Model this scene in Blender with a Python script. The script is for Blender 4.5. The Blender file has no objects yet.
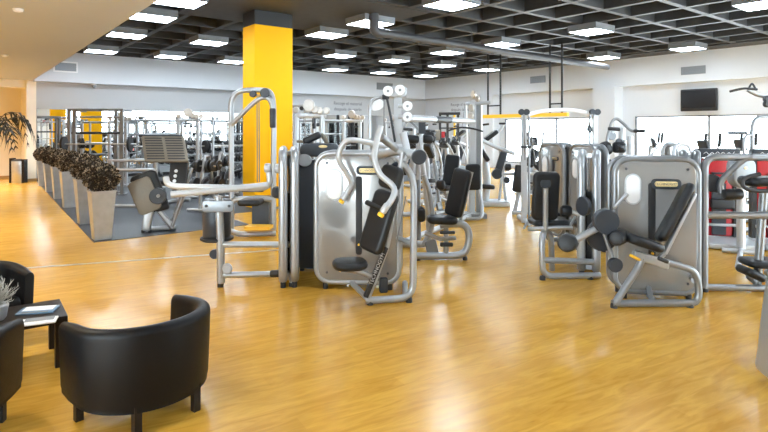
import bpy, bmesh, math, random
from mathutils import Vector as V, Matrix
random.seed(7)
scn = bpy.context.scene
C = scn.collection

# ------------------------------------------------------------------ survey helpers
F, HOR, EYE = 544.0, 130.0, 1.8
YAW = math.radians(38.25)
FW = V((math.sin(YAW), math.cos(YAW), 0)); RT = V((math.cos(YAW), -math.sin(YAW), 0)); UP = V((0, 0, 1))
def P(px, py, D):
    return V((0, 0, EYE)) + FW*D + RT*(D*(px-384)/F) + UP*(-(py-HOR)*D/F)
def G(px, py):
    p = P(px, py, EYE*F/(py-HOR)); p.z = 0; return p
def depth(p): return p.x*FW.x + p.y*FW.y
def wallX(px, py, X):
    u = (px-384)/F; return P(px, py, X/(FW.x + RT.x*u))
def wallY(px, py, Y):
    u = (px-384)/F; return P(px, py, Y/(FW.y + RT.y*u))
class Plane:
    """vertical plane through a floor point; a = turn (degrees) from facing the viewer"""
    def __init__(s, base, a):
        a = math.radians(a); s.b = base.copy()
        s.e = RT*math.cos(a) + FW*math.sin(a); s.n = -RT*math.sin(a) + FW*math.cos(a)
    def at(s, px, py, off=0.0):
        o = V((0, 0, EYE)); d = FW + RT*((px-384)/F) - UP*((py-HOR)/F)
        t = (s.b + s.n*off - o).dot(s.n) / d.dot(s.n); return o + d*t
    def loc(s, u, z, off=0.0): return s.b + s.e*u + s.n*off + UP*z

# ------------------------------------------------------------------ mesh builder
class MB:
    def __init__(s): s.v = []; s.f = []
    def add(s, vs, fs):
        n = len(s.v); s.v += [V(x) for x in vs]; s.f += [tuple(i+n for i in f) for f in fs]; return s
    def box(s, c, size, ex=V((1,0,0)), ey=V((0,1,0)), ez=UP):
        c = V(c); hx, hy, hz = (q/2 for q in size)
        vs = [c + ex*(a*hx) + ey*(b*hy) + ez*(d*hz) for d in (-1,1) for b in (-1,1) for a in (-1,1)]
        return s.add(vs, [(0,2,3,1),(4,5,7,6),(0,1,5,4),(2,6,7,3),(0,4,6,2),(1,3,7,5)])
    def span(s, lo, hi):
        lo, hi = V(lo), V(hi); return s.box((lo+hi)/2, hi-lo)
    def tube(s, pts, r, fillet=0.0, n=10, cyclic=False, taper=None):
        pts = [V(p) for p in pts]
        if fillet > 0: pts = fil(pts, fillet, cyclic)
        q = [pts[0]]
        for p in pts[1:]:
            if (p-q[-1]).length > 1e-5: q.append(p)
        if cyclic and (q[0]-q[-1]).length < 1e-5: q.pop()
        pts = q; m = len(pts)
        if m < 2: return s
        tang = []
        for i in range(m):
            a = pts[(i-1) % m] if (cyclic or i > 0) else pts[i]
            b = pts[(i+1) % m] if (cyclic or i < m-1) else pts[i]
            t = (b-a); tang.append(t.normalized() if t.length > 1e-9 else UP)
        t0 = tang[0]; nr = t0.cross(UP)
        if nr.length < .05: nr = t0.cross(V((1,0,0)))
        nr.normalize(); rings = []; base = len(s.v)
        for i in range(m):
            t = tang[i]; nr = nr - t*nr.dot(t)
            if nr.length < 1e-6: nr = t.orthogonal()
            nr.normalize(); bi = t.cross(nr)
            rr = r if taper is None else r*(1+(taper-1)*i/(m-1))
            for k in range(n):
                a = 2*math.pi*k/n; s.v.append(pts[i] + nr*(rr*math.cos(a)) + bi*(rr*math.sin(a)))
        segs = m if cyclic else m-1
        for i in range(segs):
            j = (i+1) % m
            for k in range(n):
                l = (k+1) % n
                s.f.append((base+i*n+k, base+i*n+l, base+j*n+l, base+j*n+k))
        if not cyclic:
            s.f.append(tuple(base+k for k in range(n))[::-1]); s.f.append(tuple(base+(m-1)*n+k for k in range(n)))
        return s
    def lathe(s, c, ax, prof, n=20):
        """prof = list of (radius, along axis)"""
        c = V(c); ax = V(ax).normalized(); e = ax.orthogonal().normalized(); g = ax.cross(e); base = len(s.v); m = len(prof)
        for r, h in prof:
            for k in range(n):
                a = 2*math.pi*k/n; s.v.append(c + ax*h + e*(r*math.cos(a)) + g*(r*math.sin(a)))
        for i in range(m-1):
            for k in range(n):
                l = (k+1) % n
                s.f.append((base+i*n+k, base+i*n+l, base+(i+1)*n+l, base+(i+1)*n+k))
        s.f.append(tuple(base+k for k in range(n))[::-1]); s.f.append(tuple(base+(m-1)*n+k for k in range(n)))
        return s
    def disc(s, c, ax, r, t, b=.008, n=20):
        return s.lathe(c, ax, [(r-b, -t/2), (r, -t/2+b), (r, t/2-b), (r-b, t/2)], n)
    def roller(s, a, b, r, n=18):
        a, b = V(a), V(b); L = (b-a).length; q = min(.03, L*.25, r*.5)
        return s.lathe(a, b-a, [(r*.55, 0), (r*.85, q*.25), (r, q), (r, L-q), (r*.85, L-q*.25), (r*.55, L)], n)
    def slab(s, c, ex, ey, out, t, b=.01, steps=3):
        """outline (x,y) list swept by t along ex x ey, edges rounded by b; centre of thickness at c"""
        c = V(c); ex = V(ex).normalized(); ey = V(ey).normalized(); ez = ex.cross(ey).normalized(); m = len(out)
        area = sum(out[i][0]*out[(i+1) % m][1]-out[(i+1) % m][0]*out[i][1] for i in range(m))
        if area < 0: out = out[::-1]
        nor = []
        for i in range(m):
            x0, y0 = out[i-1]; x1, y1 = out[(i+1) % m]; dx, dy = x1-x0, y1-y0; l = math.hypot(dx, dy) or 1
            nor.append((-dy/l, dx/l))
        b = min(b, t/2*.98); lv = []
        for k in range(steps+1):
            a = math.pi/2*k/steps; lv.append((b*(1-math.sin(a)), -t/2 + b*(1-math.cos(a))))
        for k in range(steps, -1, -1):
            a = math.pi/2*k/steps; lv.append((b*(1-math.sin(a)), t/2 - b*(1-math.cos(a))))
        base = len(s.v)
        for ins, z in lv:
            for i in range(m):
                x, y = out[i]; s.v.append(c + ex*(x+nor[i][0]*ins) + ey*(y+nor[i][1]*ins) + ez*z)
        for j in range(len(lv)-1):
            for i in range(m):
                l = (i+1) % m
                s.f.append((base+j*m+i, base+j*m+l, base+(j+1)*m+l, base+(j+1)*m+i))
        s.f.append(tuple(base+i for i in range(m))[::-1]); s.f.append(tuple(base+(len(lv)-1)*m+i for i in range(m)))
        return s
    def pad(s, p0, p1, wdir, w, t, b=None, r=None):
        """padded cushion: long axis p0-p1, width along wdir"""
        p0, p1 = V(p0), V(p1); ax = (p1-p0); L = ax.length; ax.normalize(); wd = V(wdir); wd = (wd-ax*wd.dot(ax)).normalized()
        return s.slab((p0+p1)/2, wd, ax, rrect(w, L, r or min(w, L)*.2), t, b or t*.42)
def fil(pts, d, cyc=False):
    out = []; m = len(pts)
    for i in range(m):
        if not cyc and i in (0, m-1): out.append(pts[i]); continue
        a, p, b = pts[i-1], pts[i], pts[(i+1) % m]
        da = min(d, (a-p).length*.49); db = min(d, (b-p).length*.49)
        if (a-p).length < 1e-6 or (b-p).length < 1e-6: out.append(p); continue
        A = p+(a-p).normalized()*da; B = p+(b-p).normalized()*db
        for k in range(7):
            t = k/6; out.append(A*(1-t)**2 + p*2*t*(1-t) + B*t*t)
    return out
def spline(pts, n=8):
    pts = [V(p) for p in pts]; q = [pts[0]*2-pts[1]] + pts + [pts[-1]*2-pts[-2]]; out = []
    for i in range(1, len(q)-2):
        for k in range(n):
            t = k/n; a, b, c, d = q[i-1], q[i], q[i+1], q[i+2]
            out.append(((b*2) + (c-a)*t + (a*2-b*5+c*4-d)*t*t + (b*3-a-c*3+d)*t**3)*.5)
    out.append(pts[-1]); return out
def rrect(w, h, r, k=5):
    r = min(r, w*.499, h*.499); o = []
    for cx, cy, a0 in ((w/2-r, h/2-r, 0), (-w/2+r, h/2-r, 90), (-w/2+r, -h/2+r, 180), (w/2-r, -h/2+r, 270)):
        for i in range(k+1):
            a = math.radians(a0+90*i/k); o.append((cx+r*math.cos(a), cy+r*math.sin(a)))
    return o
def ell(rx, ry, n=24): return [(rx*math.cos(2*math.pi*i/n), ry*math.sin(2*math.pi*i/n)) for i in range(n)]

# ------------------------------------------------------------------ objects
def mesh_of(name, mb, mat, org=V((0,0,0)), smooth=True):
    me = bpy.data.meshes.new(name); me.from_pydata([v-org for v in mb.v], [], mb.f); me.update()
    bm = bmesh.new(); bm.from_mesh(me); bmesh.ops.recalc_face_normals(bm, faces=bm.faces); bm.to_mesh(me); bm.free()
    if smooth:
        me.shade_smooth(); me.set_sharp_from_angle(angle=math.radians(38))
    if mat: me.materials.append(mat)
    return me
def props(o, label, cat, group=None):
    o['label'] = label; o['category'] = cat
    if group: o['group'] = group
    return o
def thing(name, label, cat, loc, group=None):
    o = bpy.data.objects.new(name, None); C.objects.link(o); o.empty_display_size = .1
    o.location = V(loc); return props(o, label, cat, group)
def root_of(o):
    while o.parent: o = o.parent
    return o
def part(parent, name, mb, mat, label=None, smooth=True):
    o = bpy.data.objects.new(name, mesh_of(name, mb, mat, root_of(parent).location, smooth)); C.objects.link(o); o.parent = parent
    if label: o['label'] = label
    return o
def solo(name, mb, mat, label, cat, loc, group=None, smooth=True):
    o = bpy.data.objects.new(name, mesh_of(name, mb, mat, V(loc), smooth)); C.objects.link(o); o.location = V(loc)
    return props(o, label, cat, group)
def struct(name, mb, mat, parent=None, smooth=False):
    o = bpy.data.objects.new(name, mesh_of(name, mb, mat, V((0,0,0)), smooth)); C.objects.link(o)
    if parent: o.parent = parent
    else: o['kind'] = 'structure'
    return o
def dup(src, loc, rotz=0, label=None, scale=None):
    c = src.copy(); C.objects.link(c); c.location = V(loc); c.rotation_euler = (0, 0, rotz)
    if scale: c.scale = (scale,)*3
    if label: c['label'] = label
    for ch in src.children:
        d = ch.copy(); C.objects.link(d); d.parent = c
        for g in ch.children:
            k = g.copy(); C.objects.link(k); k.parent = d
    return c
def text_mb(txt, size, c, ex, ey, depth_=.002):
    cu = bpy.data.curves.new('lettering', 'FONT'); cu.body = txt; cu.size = size; cu.align_x = 'CENTER'; cu.align_y = 'CENTER'; cu.extrude = depth_
    o = bpy.data.objects.new('lettering', cu); C.objects.link(o)
    dg = bpy.context.evaluated_depsgraph_get(); me = bpy.data.meshes.new_from_object(o.evaluated_get(dg))
    ex = V(ex).normalized(); ey = V(ey).normalized(); ez = ex.cross(ey); c = V(c); mb = MB()
    mb.add([c+ex*v.co.x+ey*v.co.y+ez*v.co.z for v in me.vertices], [tuple(p.vertices) for p in me.polygons])
    bpy.data.objects.remove(o); bpy.data.curves.remove(cu); bpy.data.meshes.remove(me); return mb

# ------------------------------------------------------------------ materials
def nt(name):
    m = bpy.data.materials.new(name); m.use_nodes = True; t = m.node_tree; return m, t, t.nodes['Principled BSDF']
def mat(name, col, rough=.5, metal=0.0, var=.08, scale=30.0, bump=0.0, bscale=200.0, coat=0.0, spec=.5, rvar=.08):
    m, t, b = nt(name); N = t.nodes; L = t.links
    tc = N.new('ShaderNodeTexCoord'); no = N.new('ShaderNodeTexNoise'); no.inputs['Scale'].default_value = scale; no.inputs['Detail'].default_value = 4
    L.new(tc.outputs['Object'], no.inputs['Vector'])
    mx = N.new('ShaderNodeMix'); mx.data_type = 'RGBA'
    mx.inputs[6].default_value = (*[c*(1-var) for c in col], 1); mx.inputs[7].default_value = (*[min(1, c*(1+var)) for c in col], 1)
    L.new(no.outputs['Fac'], mx.inputs[0]); L.new(mx.outputs[2], b.inputs['Base Color'])
    mr = N.new('ShaderNodeMapRange'); mr.inputs['To Min'].default_value = max(.02, rough-rvar); mr.inputs['To Max'].default_value = min(1, rough+rvar)
    L.new(no.outputs['Fac'], mr.inputs['Value']); L.new(mr.outputs['Result'], b.inputs['Roughness'])
    b.inputs['Metallic'].default_value = metal; b.inputs['Coat Weight'].default_value = coat; b.inputs['Specular IOR Level'].default_value = spec
    if bump:
        n2 = N.new('ShaderNodeTexNoise'); n2.inputs['Scale'].default_value = bscale; L.new(tc.outputs['Object'], n2.inputs['Vector'])
        bp = N.new('ShaderNodeBump'); bp.inputs['Strength'].default_value = bump; bp.inputs['Distance'].default_value = .002
        L.new(n2.outputs['Fac'], bp.inputs['Height']); L.new(bp.outputs['Normal'], b.inputs['Normal'])
    return m
def emit(name, col, s):
    m, t, b = nt(name); b.inputs['Base Color'].default_value = (.9, .9, .9, 1); b.inputs['Emission Color'].default_value = (*col, 1); b.inputs['Emission Strength'].default_value = s
    return m
def wood_floor():
    m, t, b = nt('oak_plank_floor'); N = t.nodes; L = t.links
    tc = N.new('ShaderNodeTexCoord'); mp = N.new('ShaderNodeMapping'); mp.inputs['Rotation'].default_value = (0, 0, math.radians(7))
    L.new(tc.outputs['Object'], mp.inputs['Vector'])
    br = N.new('ShaderNodeTexBrick'); br.inputs['Scale'].default_value = 1; br.inputs['Brick Width'].default_value = 1.3; br.inputs['Row Height'].default_value = .16
    br.inputs['Mortar Size'].default_value = .0012; br.inputs['Color1'].default_value = (0, 0, 0, 1); br.inputs['Color2'].default_value = (1, 1, 1, 1); br.inputs['Mortar'].default_value = (.25, .25, .25, 1)
    br.inputs['Bias'].default_value = 0; br.offset = .37
    L.new(mp.outputs['Vector'], br.inputs['Vector'])
    st = N.new('ShaderNodeMapping'); st.inputs['Scale'].default_value = (2.6, 14, 1); L.new(mp.outputs['Vector'], st.inputs['Vector'])
    gn = N.new('ShaderNodeTexNoise'); gn.inputs['Scale'].default_value = 1.0; gn.inputs['Detail'].default_value = 7; gn.inputs['Distortion'].default_value = 1.2; L.new(st.outputs['Vector'], gn.inputs['Vector'])
    big = N.new('ShaderNodeTexNoise'); big.inputs['Scale'].default_value = .8; big.inputs['Detail'].default_value = 2; L.new(mp.outputs['Vector'], big.inputs['Vector'])
    cr = N.new('ShaderNodeValToRGB'); e = cr.color_ramp.elements
    e[0].position = .3; e[0].color = FLOOR_A; e[1].position = .72; e[1].color = FLOOR_B
    a1 = N.new('ShaderNodeMath'); a1.operation = 'MULTIPLY_ADD'; a1.inputs[1].default_value = .16; L.new(br.outputs['Color'], a1.inputs[0]); L.new(gn.outputs['Fac'], a1.inputs[2])
    a2 = N.new('ShaderNodeMath'); a2.operation = 'MULTIPLY_ADD'; a2.inputs[1].default_value = .2; L.new(big.outputs['Fac'], a2.inputs[0]); L.new(a1.outputs[0], a2.inputs[2])
    a3 = N.new('ShaderNodeMath'); a3.operation = 'SUBTRACT'; a3.inputs[1].default_value = .17; L.new(a2.outputs[0], a3.inputs[0])
    L.new(a3.outputs[0], cr.inputs['Fac'])
    kn = N.new('ShaderNodeTexNoise'); kn.inputs['Scale'].default_value = 1; kn.inputs['Detail'].default_value = 3
    s2 = N.new('ShaderNodeMapping'); s2.inputs['Scale'].default_value = (5, 22, 1); L.new(mp.outputs['Vector'], s2.inputs['Vector']); L.new(s2.outputs['Vector'], kn.inputs['Vector'])
    k2 = N.new('ShaderNodeMapRange'); k2.inputs['From Min'].default_value = .66; k2.inputs['From Max'].default_value = .78; L.new(kn.outputs['Fac'], k2.inputs['Value'])
    mx = N.new('ShaderNodeMix'); mx.data_type = 'RGBA'; mx.inputs[7].default_value = (.22, .10, .025, 1); L.new(cr.outputs['Color'], mx.inputs[6])
    k3 = N.new('ShaderNodeMath'); k3.operation = 'MULTIPLY'; k3.inputs[1].default_value = .28; L.new(k2.outputs['Result'], k3.inputs[0]); L.new(k3.outputs[0], mx.inputs[0])
    L.new(mx.outputs[2], b.inputs['Base Color'])
    mr = N.new('ShaderNodeMapRange'); mr.inputs['To Min'].default_value = .19; mr.inputs['To Max'].default_value = .262; L.new(gn.outputs['Fac'], mr.inputs['Value']); L.new(mr.outputs['Result'], b.inputs['Roughness'])
    bp = N.new('ShaderNodeBump'); bp.inputs['Strength'].default_value = .12; bp.inputs['Distance'].default_value = .002; L.new(gn.outputs['Fac'], bp.inputs['Height']); L.new(bp.outputs['Normal'], b.inputs['Normal'])
    b.inputs['Specular IOR Level'].default_value = .42
    return m
def glass_mat():
    m = bpy.data.materials.new('window_glass'); m.use_nodes = True; t = m.node_tree; t.nodes.clear(); N = t.nodes; L = t.links
    o = N.new('ShaderNodeOutputMaterial'); tr = N.new('ShaderNodeBsdfTransparent'); tr.inputs['Color'].default_value = (.96, .98, .98, 1)
    gl = N.new('ShaderNodeBsdfGlossy'); gl.inputs['Roughness'].default_value = .02; mx = N.new('ShaderNodeMixShader'); fr = N.new('ShaderNodeFresnel'); fr.inputs['IOR'].default_value = 1.3
    L.new(fr.outputs[0], mx.inputs[0]); L.new(tr.outputs[0], mx.inputs[1]); L.new(gl.outputs[0], mx.inputs[2]); L.new(mx.outputs[0], o.inputs[0]); return m
FLOOR_A = (.51, .255, .028, 1); FLOOR_B = (.68, .38, .058, 1)
M = {}
M['wood'] = wood_floor()
M['rubber_floor'] = mat('rubber_floor', (.030, .036, .043), .5, var=.3, scale=60, bump=.3)
M['white_wall'] = mat('white_wall_paint', (.62, .65, .69), .7, var=.02, scale=3, bump=.05)
M['grey_wall'] = mat('pale_grey_wall_paint', (.46, .47, .48), .7, var=.02, scale=3)
M['cream_wall'] = mat('cream_wall_paint', (.86, .79, .66), .7, var=.03, scale=3)
M['low_ceiling'] = mat('plaster_ceiling_paint', (.52, .565, .63), .8, var=.03, scale=2)
M['coffer'] = mat('dark_concrete', (.043, .045, .048), .55, var=.3, scale=6, bump=.2, bscale=30)
M['pillar'] = mat('yellow_paint', (1.0, .485, .0), .6, var=.02, scale=4, spec=.2)
M['black_paint'] = mat('black_paint', (.012, .012, .013), .5)
M['skirting'] = mat('wood_skirting', (.42, .25, .09), .45, var=.2)
M['silver'] = mat('silver_frame_paint', (.40, .415, .43), .34, .6, var=.05, rvar=.03)
M['dark_silver'] = mat('grey_frame_paint', (.24, .25, .26), .34, .6, var=.05, rvar=.03)
M['pale'] = mat('pale_grey_paint', (.50, .52, .54), .35, .3, var=.04, rvar=.03)
M['shield'] = mat('taupe_shield_plastic', (.29, .285, .275), .16, .35, var=.05, scale=5, coat=.5)
M['char'] = mat('charcoal_plastic', (.035, .04, .048), .4, 0, var=.1, spec=.35)
M['slate'] = mat('slate_plastic', (.062, .07, .082), .4, 0, var=.08, spec=.35)
M['vinyl'] = mat('black_vinyl', (.012, .013, .015), .42, var=.15, bump=.25, bscale=260, spec=.35)
M['rubber'] = mat('black_rubber', (.015, .015, .016), .55)
M['white'] = mat('white_plastic', (.85, .86, .87), .35, var=.02)
M['gold'] = mat('gold_badge', (.80, .62, .30), .35, .3, var=.25, scale=50)
M['yellow'] = mat('yellow_plastic', (.95, .55, .03), .4)
M['orange'] = mat('amber_bar_paint', (.90, .48, .02), .45)
M['tan'] = mat('tan_panel', (.20, .175, .135), .45, .2, var=.1)
M['steel'] = mat('brushed_steel', (.62, .60, .57), .36, .9, var=.12, scale=12, bump=.1, rvar=.05)
M['zinc'] = mat('galvanised_planter_metal', (.47, .49, .51), .38, .6, var=.25, scale=7, bump=.3, bscale=25)
M['leather'] = mat('black_leather', (.004, .004, .0045), .44, var=.2, bump=.3, bscale=180, rvar=.05, spec=.22)
M['dark_wood'] = mat('dark_wenge_wood', (.010, .007, .006), .4, var=.4, scale=9, spec=.3)
M['red'] = mat('red_gloss_plastic', (.42, .004, .009), .36, coat=.0, rvar=.03)
M['screen'] = mat('black_screen', (.006, .006, .007), .18)
M['paper'] = mat('magazine_paper', (.82, .84, .85), .4, var=.1, scale=40)
M['blue'] = mat('blue_cover', (.12, .22, .34), .35, var=.3, scale=30)
M['leaf_brown'] = mat('dry_brown_leaf', (.050, .037, .025), .7, var=.6, scale=30)
M['leaf_pale'] = mat('pale_leaf_tip', (.42, .33, .22), .7, var=.3)
M['palm'] = mat('dark_palm_leaf', (.016, .020, .016), .5, var=.3)
M['dried'] = mat('dried_silver_foliage', (.38, .37, .33), .8, var=.25)
M['cable'] = mat('steel_cable', (.2, .2, .2), .4, .6)
M['duct'] = mat('dark_duct_paint', (.07, .07, .075), .5, .2)
M['vent'] = mat('grey_vent_metal', (.25, .27, .29), .5, .3)
M['strip'] = mat('floor_seam_metal', (.66, .60, .50), .3, .5)
M['ink'] = mat('grey_ink', (.13, .13, .14), .6)
M['glass'] = glass_mat()
M['lamp'] = emit('lamp_diffuser', (.80, .90, 1.0), 12.0)
M['spot'] = emit('downlight_glow', (1.0, .86, .66), 12.0)
m, t, b = nt('mirror_glass'); b.inputs['Metallic'].default_value = 1; b.inputs['Roughness'].default_value = .01; b.inputs['Base Color'].default_value = (.86, .88, .88, 1); M['mirror'] = m

# ================================================================== THE ROOM
XL, XD, XR, XW = -6.0, 2.15, 20.4, 20.8          # lobby side wall, edge of low ceiling, right fascia, window wall
YR, YF, YB, YLB = -5.0, 22.2, 22.6, 24.6         # rear wall, back fascia, mirror wall, lobby end wall
ZLOW, ZRIB, ZTOP = 3.55, 4.56, 5.45
struct('floor', MB().span((XL-.3, YR-.3, -.12), (XW+.4, YLB+.3, 0)), M['wood'])
rub = MB()
rub.add([(1.74, 9.7, 0), (4.4, 9.7, 0), (4.4, YB, 0), (2.24, YB, 0), (1.74, 9.7, .006), (4.4, 9.7, .006), (4.4, YB, .006), (2.24, YB, .006)], [(3, 2, 1, 0), (4, 5, 6, 7), (0, 1, 5, 4), (1, 2, 6, 5), (2, 3, 7, 6), (3, 0, 4, 7)])
for lo, hi in ( ((4.4, 11.2), (7.2, YB)), ((7.2, 14.5), (16, YB))):
    rub.span((*lo, 0), (*hi, .006))
struct('floor_rubber', rub, M['rubber_floor'])
a = V((-1.2, 9.12, 0)); b2 = V((4.2, 7.25, 0)); dseam = (b2-a).normalized()
struct('trim_1', MB().box((a+b2)/2+UP*.002, ((b2-a).length, .05, .004), dseam, UP.cross(dseam)), M['strip'])
# low plaster ceiling over the lobby
struct('ceiling_lobby', MB().span((XL, YR, ZLOW), (XD, YLB, ZTOP+.2)), M['low_ceiling'])
# coffered dark ceiling
ce = MB().span((XD, YR, ZTOP), (XW+.3, YB, ZTOP+.2))
k = 0; x = 12.94 - 1.22*9
while x < XR:
    if x > XD+.1: ce.span((x-.07, YR, ZRIB), (x+.07, YF+.1, ZTOP))
    x += 1.22
y = 5.45 - 1.28*8
while y < YF:
    if y > YR: ce.span((XD, y-.07, ZRIB+.003), (XR+.1, y+.07, ZTOP))
    y += 1.28
ce.span((4.1, 9.35, ZRIB-.012), (8.75, 13.1, ZTOP))
ce.span((XR-.9, YR, ZRIB-.006), (XR+.1, YF, ZTOP))
struct('ceiling', ce, M['coffer'])
# walls
struct('wall_left', MB().span((XL-.2, YR, 0), (XL, YLB, .25)).span((XL-.2, YR, 2.9), (XL, YLB, ZLOW)).span((XL-.2, 5, .25), (XL, YLB, 2.9)).span((XL-.2, YR, .25), (XL, -4, 2.9)), M['cream_wall'])
struct('wall_lobby_end', MB().span((XL, YLB, 0), (2.25, YLB+.2, ZLOW)), M['cream_wall'])
struct('wall_pilaster', MB().span((1.95, YB, 0), (2.24, YLB, ZLOW)), M['cream_wall'])
struct('trim_2', MB().span((XL, 22.75, 3.28), (1.95, 23.3, ZLOW)), M['cream_wall'])
struct('baseboard_lobby', MB().span((XL, YLB-.025, 0), (1.95, YLB, .1)), M['skirting'])
struct('baseboard_pilaster', MB().span((1.93, YB-.02, 0), (2.26, YB, .1)), M['skirting'])
wb = MB().span((2.24, YB, 2.54), (XW, YB+.2, ZTOP)).span((2.24, YB+.03, 0), (XW, YB+.2, 2.54)).span((20.3, YB-.002, 0), (XW, YB+.05, 2.54))
struct('wall_back', wb, M['grey_wall'])
mirror = struct('window_mirror', MB().span((2.26, YB, .12), (20.3, YB+.02, 2.54)), M['mirror']); mirror.name = 'wall_mirror'
struct('baseboard_back', MB().span((2.26, YB-.02, 0), (20.3, YB+.02, .12)), M['black_paint'])
struct('trim_3', MB().span((XD, YF, 3.5), (XW, YB, ZTOP)), M['white_wall'])          # back fascia
struct('trim_4', MB().span((XR, YR, 3.5), (XW+.2, YF, ZTOP)), M['white_wall'])       # right fascia
# right window wall
SILL, HEAD = .25, 2.33
wr = MB().span((XW, YR, HEAD), (XW+.25, YB, 3.52)).span((XW, YR, 0), (XW+.25, YB, SILL))
wr.span((XW, 10.6, SILL), (XW+.25, 12.3, HEAD)).span((XW, 17.0, SILL), (XW+.25, YB, HEAD))
struct('wall_right', wr, M['white_wall'])
struct('wall_column', MB().span((20.15, 11.07, 0), (XW, 12.0, 3.5)).span((20.3, 17.3, 0), (XW, 18.05, 3.5)), M['white_wall'])
struct('baseboard_right', MB().span((XW-.02, YR, 0), (XW, YB, .1)), M['grey_wall'])
def window(n, fixed, lo, hi, z0, z1, bars, axis):
    """glazed opening in a wall; axis 0: runs along y at x = fixed, axis 1: runs along x at y = fixed"""
    def bx(mb, u0, u1, q0, q1, t0, t1):
        if axis == 0: return mb.span((fixed+t0, u0, q0), (fixed+t1, u1, q1))
        return mb.span((u0, fixed+t0, q0), (u1, fixed+t1, q1))
    fr = MB()
    for u in [lo+.04]+bars+[hi-.04]: bx(fr, u-.04, u+.04, z0, z1, .02, .1)
    bx(fr, lo, hi, z0, z0+.06, .02, .1); bx(fr, lo, hi, z1-.06, z1, .02, .1)
    w = struct('window_%d' % n, fr, M['dark_silver'])
    struct('window_pane', bx(MB(), lo+.04, hi-.04, z0+.04, z1-.04, .055, .065), M['glass'], w)
window(1, XW, 12.3, 17.0, SILL, HEAD, [14.14], 0)
window(2, XW, YR, 10.6, SILL, HEAD, [7.95, 5.3, 2.65, 0.0, -2.65], 0)
rw = MB().span((XL, YR-.2, 0), (6.8, YR, ZTOP)).span((6.8, YR-.2, 0), (XW, YR, .2)).span((6.8, YR-.2, 3.6), (XW, YR, ZTOP))
struct('wall_rear', rw, M['white_wall'])
window(3, YR-.15, 6.8, XW, .2, 3.6, [9.5, 12.3, 15.1, 17.9], 1)  # rear glazing guessed from the mirror, made taller to add front light
window(4, XL-.15, -4, 5, .25, 2.9, [-1.0, 2.0], 0)  # unseen window added to bring in light from left and behind
d1 = struct('door_1', MB().span((5.1, YR, 0), (6.1, YR+.05, 2.1)), M['white']); 
struct('door_handle', MB().tube([(5.2, YR+.05, 1.0), (5.2, YR+.1, 1.0), (5.34, YR+.1, 1.0)], .012, .02), M['steel'], d1)
sg = solo('exit_sign', MB().span((5.3, YR+.01, 2.35), (5.85, YR+.05, 2.55)), M['red'], 'small red sign above the white door, seen in the mirror', 'sign', (5.55, YR, 2.35))
# pillars
pl = wallX(254.7, 100, 5.36); PX, PY = 5.36, 11.56
def pillar(x, y, lab):
    t = thing('pillar', lab, 'pillar', (x+.5, y+.4, 0))
    part(t, 'shaft', MB().span((x, y, 0), (x+.97, y+.64, 4.22)), M['pillar'], smooth=False)
    part(t, 'capital', MB().span((x+.003, y+.003, 4.22), (x+.967, y+.637, ZRIB-.012)), M['black_paint'], 'black top band', smooth=False)
pillar(PX, PY, 'square yellow pillar with black top standing in the middle of the gym')
pillar(5.4, -1.0, 'yellow pillar with black top seen only in the mirror')

# ================================================================== CEILING AND WALL FITTINGS
lt = thing('ceiling_light', 'x', 'ceiling light', (0, 0, ZRIB), 'square lights under the dark ceiling')
fr = MB(); w_, d_, z0 = .455, .41, -.17
for lo, hi in (((-w_, -d_), (w_, -d_+.02)), ((-w_, d_-.02), (w_, d_)), ((-w_, -d_+.02), (-w_+.02, d_-.02)), ((w_-.02, -d_+.02), (w_, d_-.02))):
    fr.span((*lo, z0+ZRIB), (*hi, ZRIB))
fr.span((-w_+.02, -d_+.02, ZRIB-.03), (w_-.02, d_-.02, ZRIB))
part(lt, 'housing', fr, M['vent'], smooth=False)
part(lt, 'diffuser', MB().span((-w_+.02, -d_+.02, ZRIB-.165), (w_-.02, d_-.02, ZRIB-.15)), M['lamp'], smooth=False)
LABS = {
 (3.58,11.28): 'square ceiling light cut by the top edge, left of the yellow pillar',
 (3.6,13.25): 'square ceiling light beside the plaster edge, second nearest of its row',
 (3.7,16.15): 'square ceiling light beside the plaster edge, third of its row',
 (3.8,20.0): 'square ceiling light beside the plaster edge, last before the white back wall',
 (5.95,16.0): 'square ceiling light left of the yellow pillar, nearer of two in that row',
 (6.0,19.9): 'small square ceiling light against the back fascia, second row from the left',
 (8.1,8.0): 'square ceiling light out of sight overhead',
 (8.0,10.7): 'large square ceiling light right of the pillar, above the hanging duct end',
 (8.0,12.7): 'square ceiling light just right of the black pillar top',
 (8.3,16.4): 'small square ceiling light peeping out at the right side of the pillar',
 (8.3,19.9): 'small square ceiling light touching the left side of the yellow pillar',
 (10.62,16.0): 'square ceiling light between pillar and duct, middle distance',
 (12.9,19.8): 'far small ceiling light next to the back fascia, above the wall notice',
 (15.3,19.5): 'far small ceiling light left of the back corner, above the vent',
 (13.0,15.87): 'square ceiling light left of the duct, far middle of the ceiling',
 (17.8,19.35): 'tiny ceiling light nearest the far back corner',
 (15.5,15.87): 'small ceiling light beyond the duct, above the back corner',
 (8.1,8.02): 'large ceiling light cut by the top edge in the middle of the photo',
 (13.1,10.85): 'square ceiling light in the coffers right of the duct, centre of the ceiling',
 (18.1,15.75): 'small ceiling light over the tall suspension rods, by the window fascia',
 (13.25,7.93): 'large square ceiling light in the coffers right of centre',
 (18.35,10.5): 'small ceiling light by the end of the duct, near the window fascia',
 (18.45,7.67): 'square ceiling light close to the right fascia, above the grille and television',
 (13.18,4.02): 'large ceiling light cut off by the top right corner of the photo',
 (13.04,13.1): 'small ceiling light hanging just behind the duct'}
pts = [k for k in LABS if k != (8.1, 8.0)]
for i, p in enumerate(pts):
    if i == 0: lt.location = (p[0], p[1], ZRIB); lt['label'] = LABS[p]; lt.location.z = ZRIB
    else: dup(lt, (p[0], p[1], ZRIB), 0, LABS[p])
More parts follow.
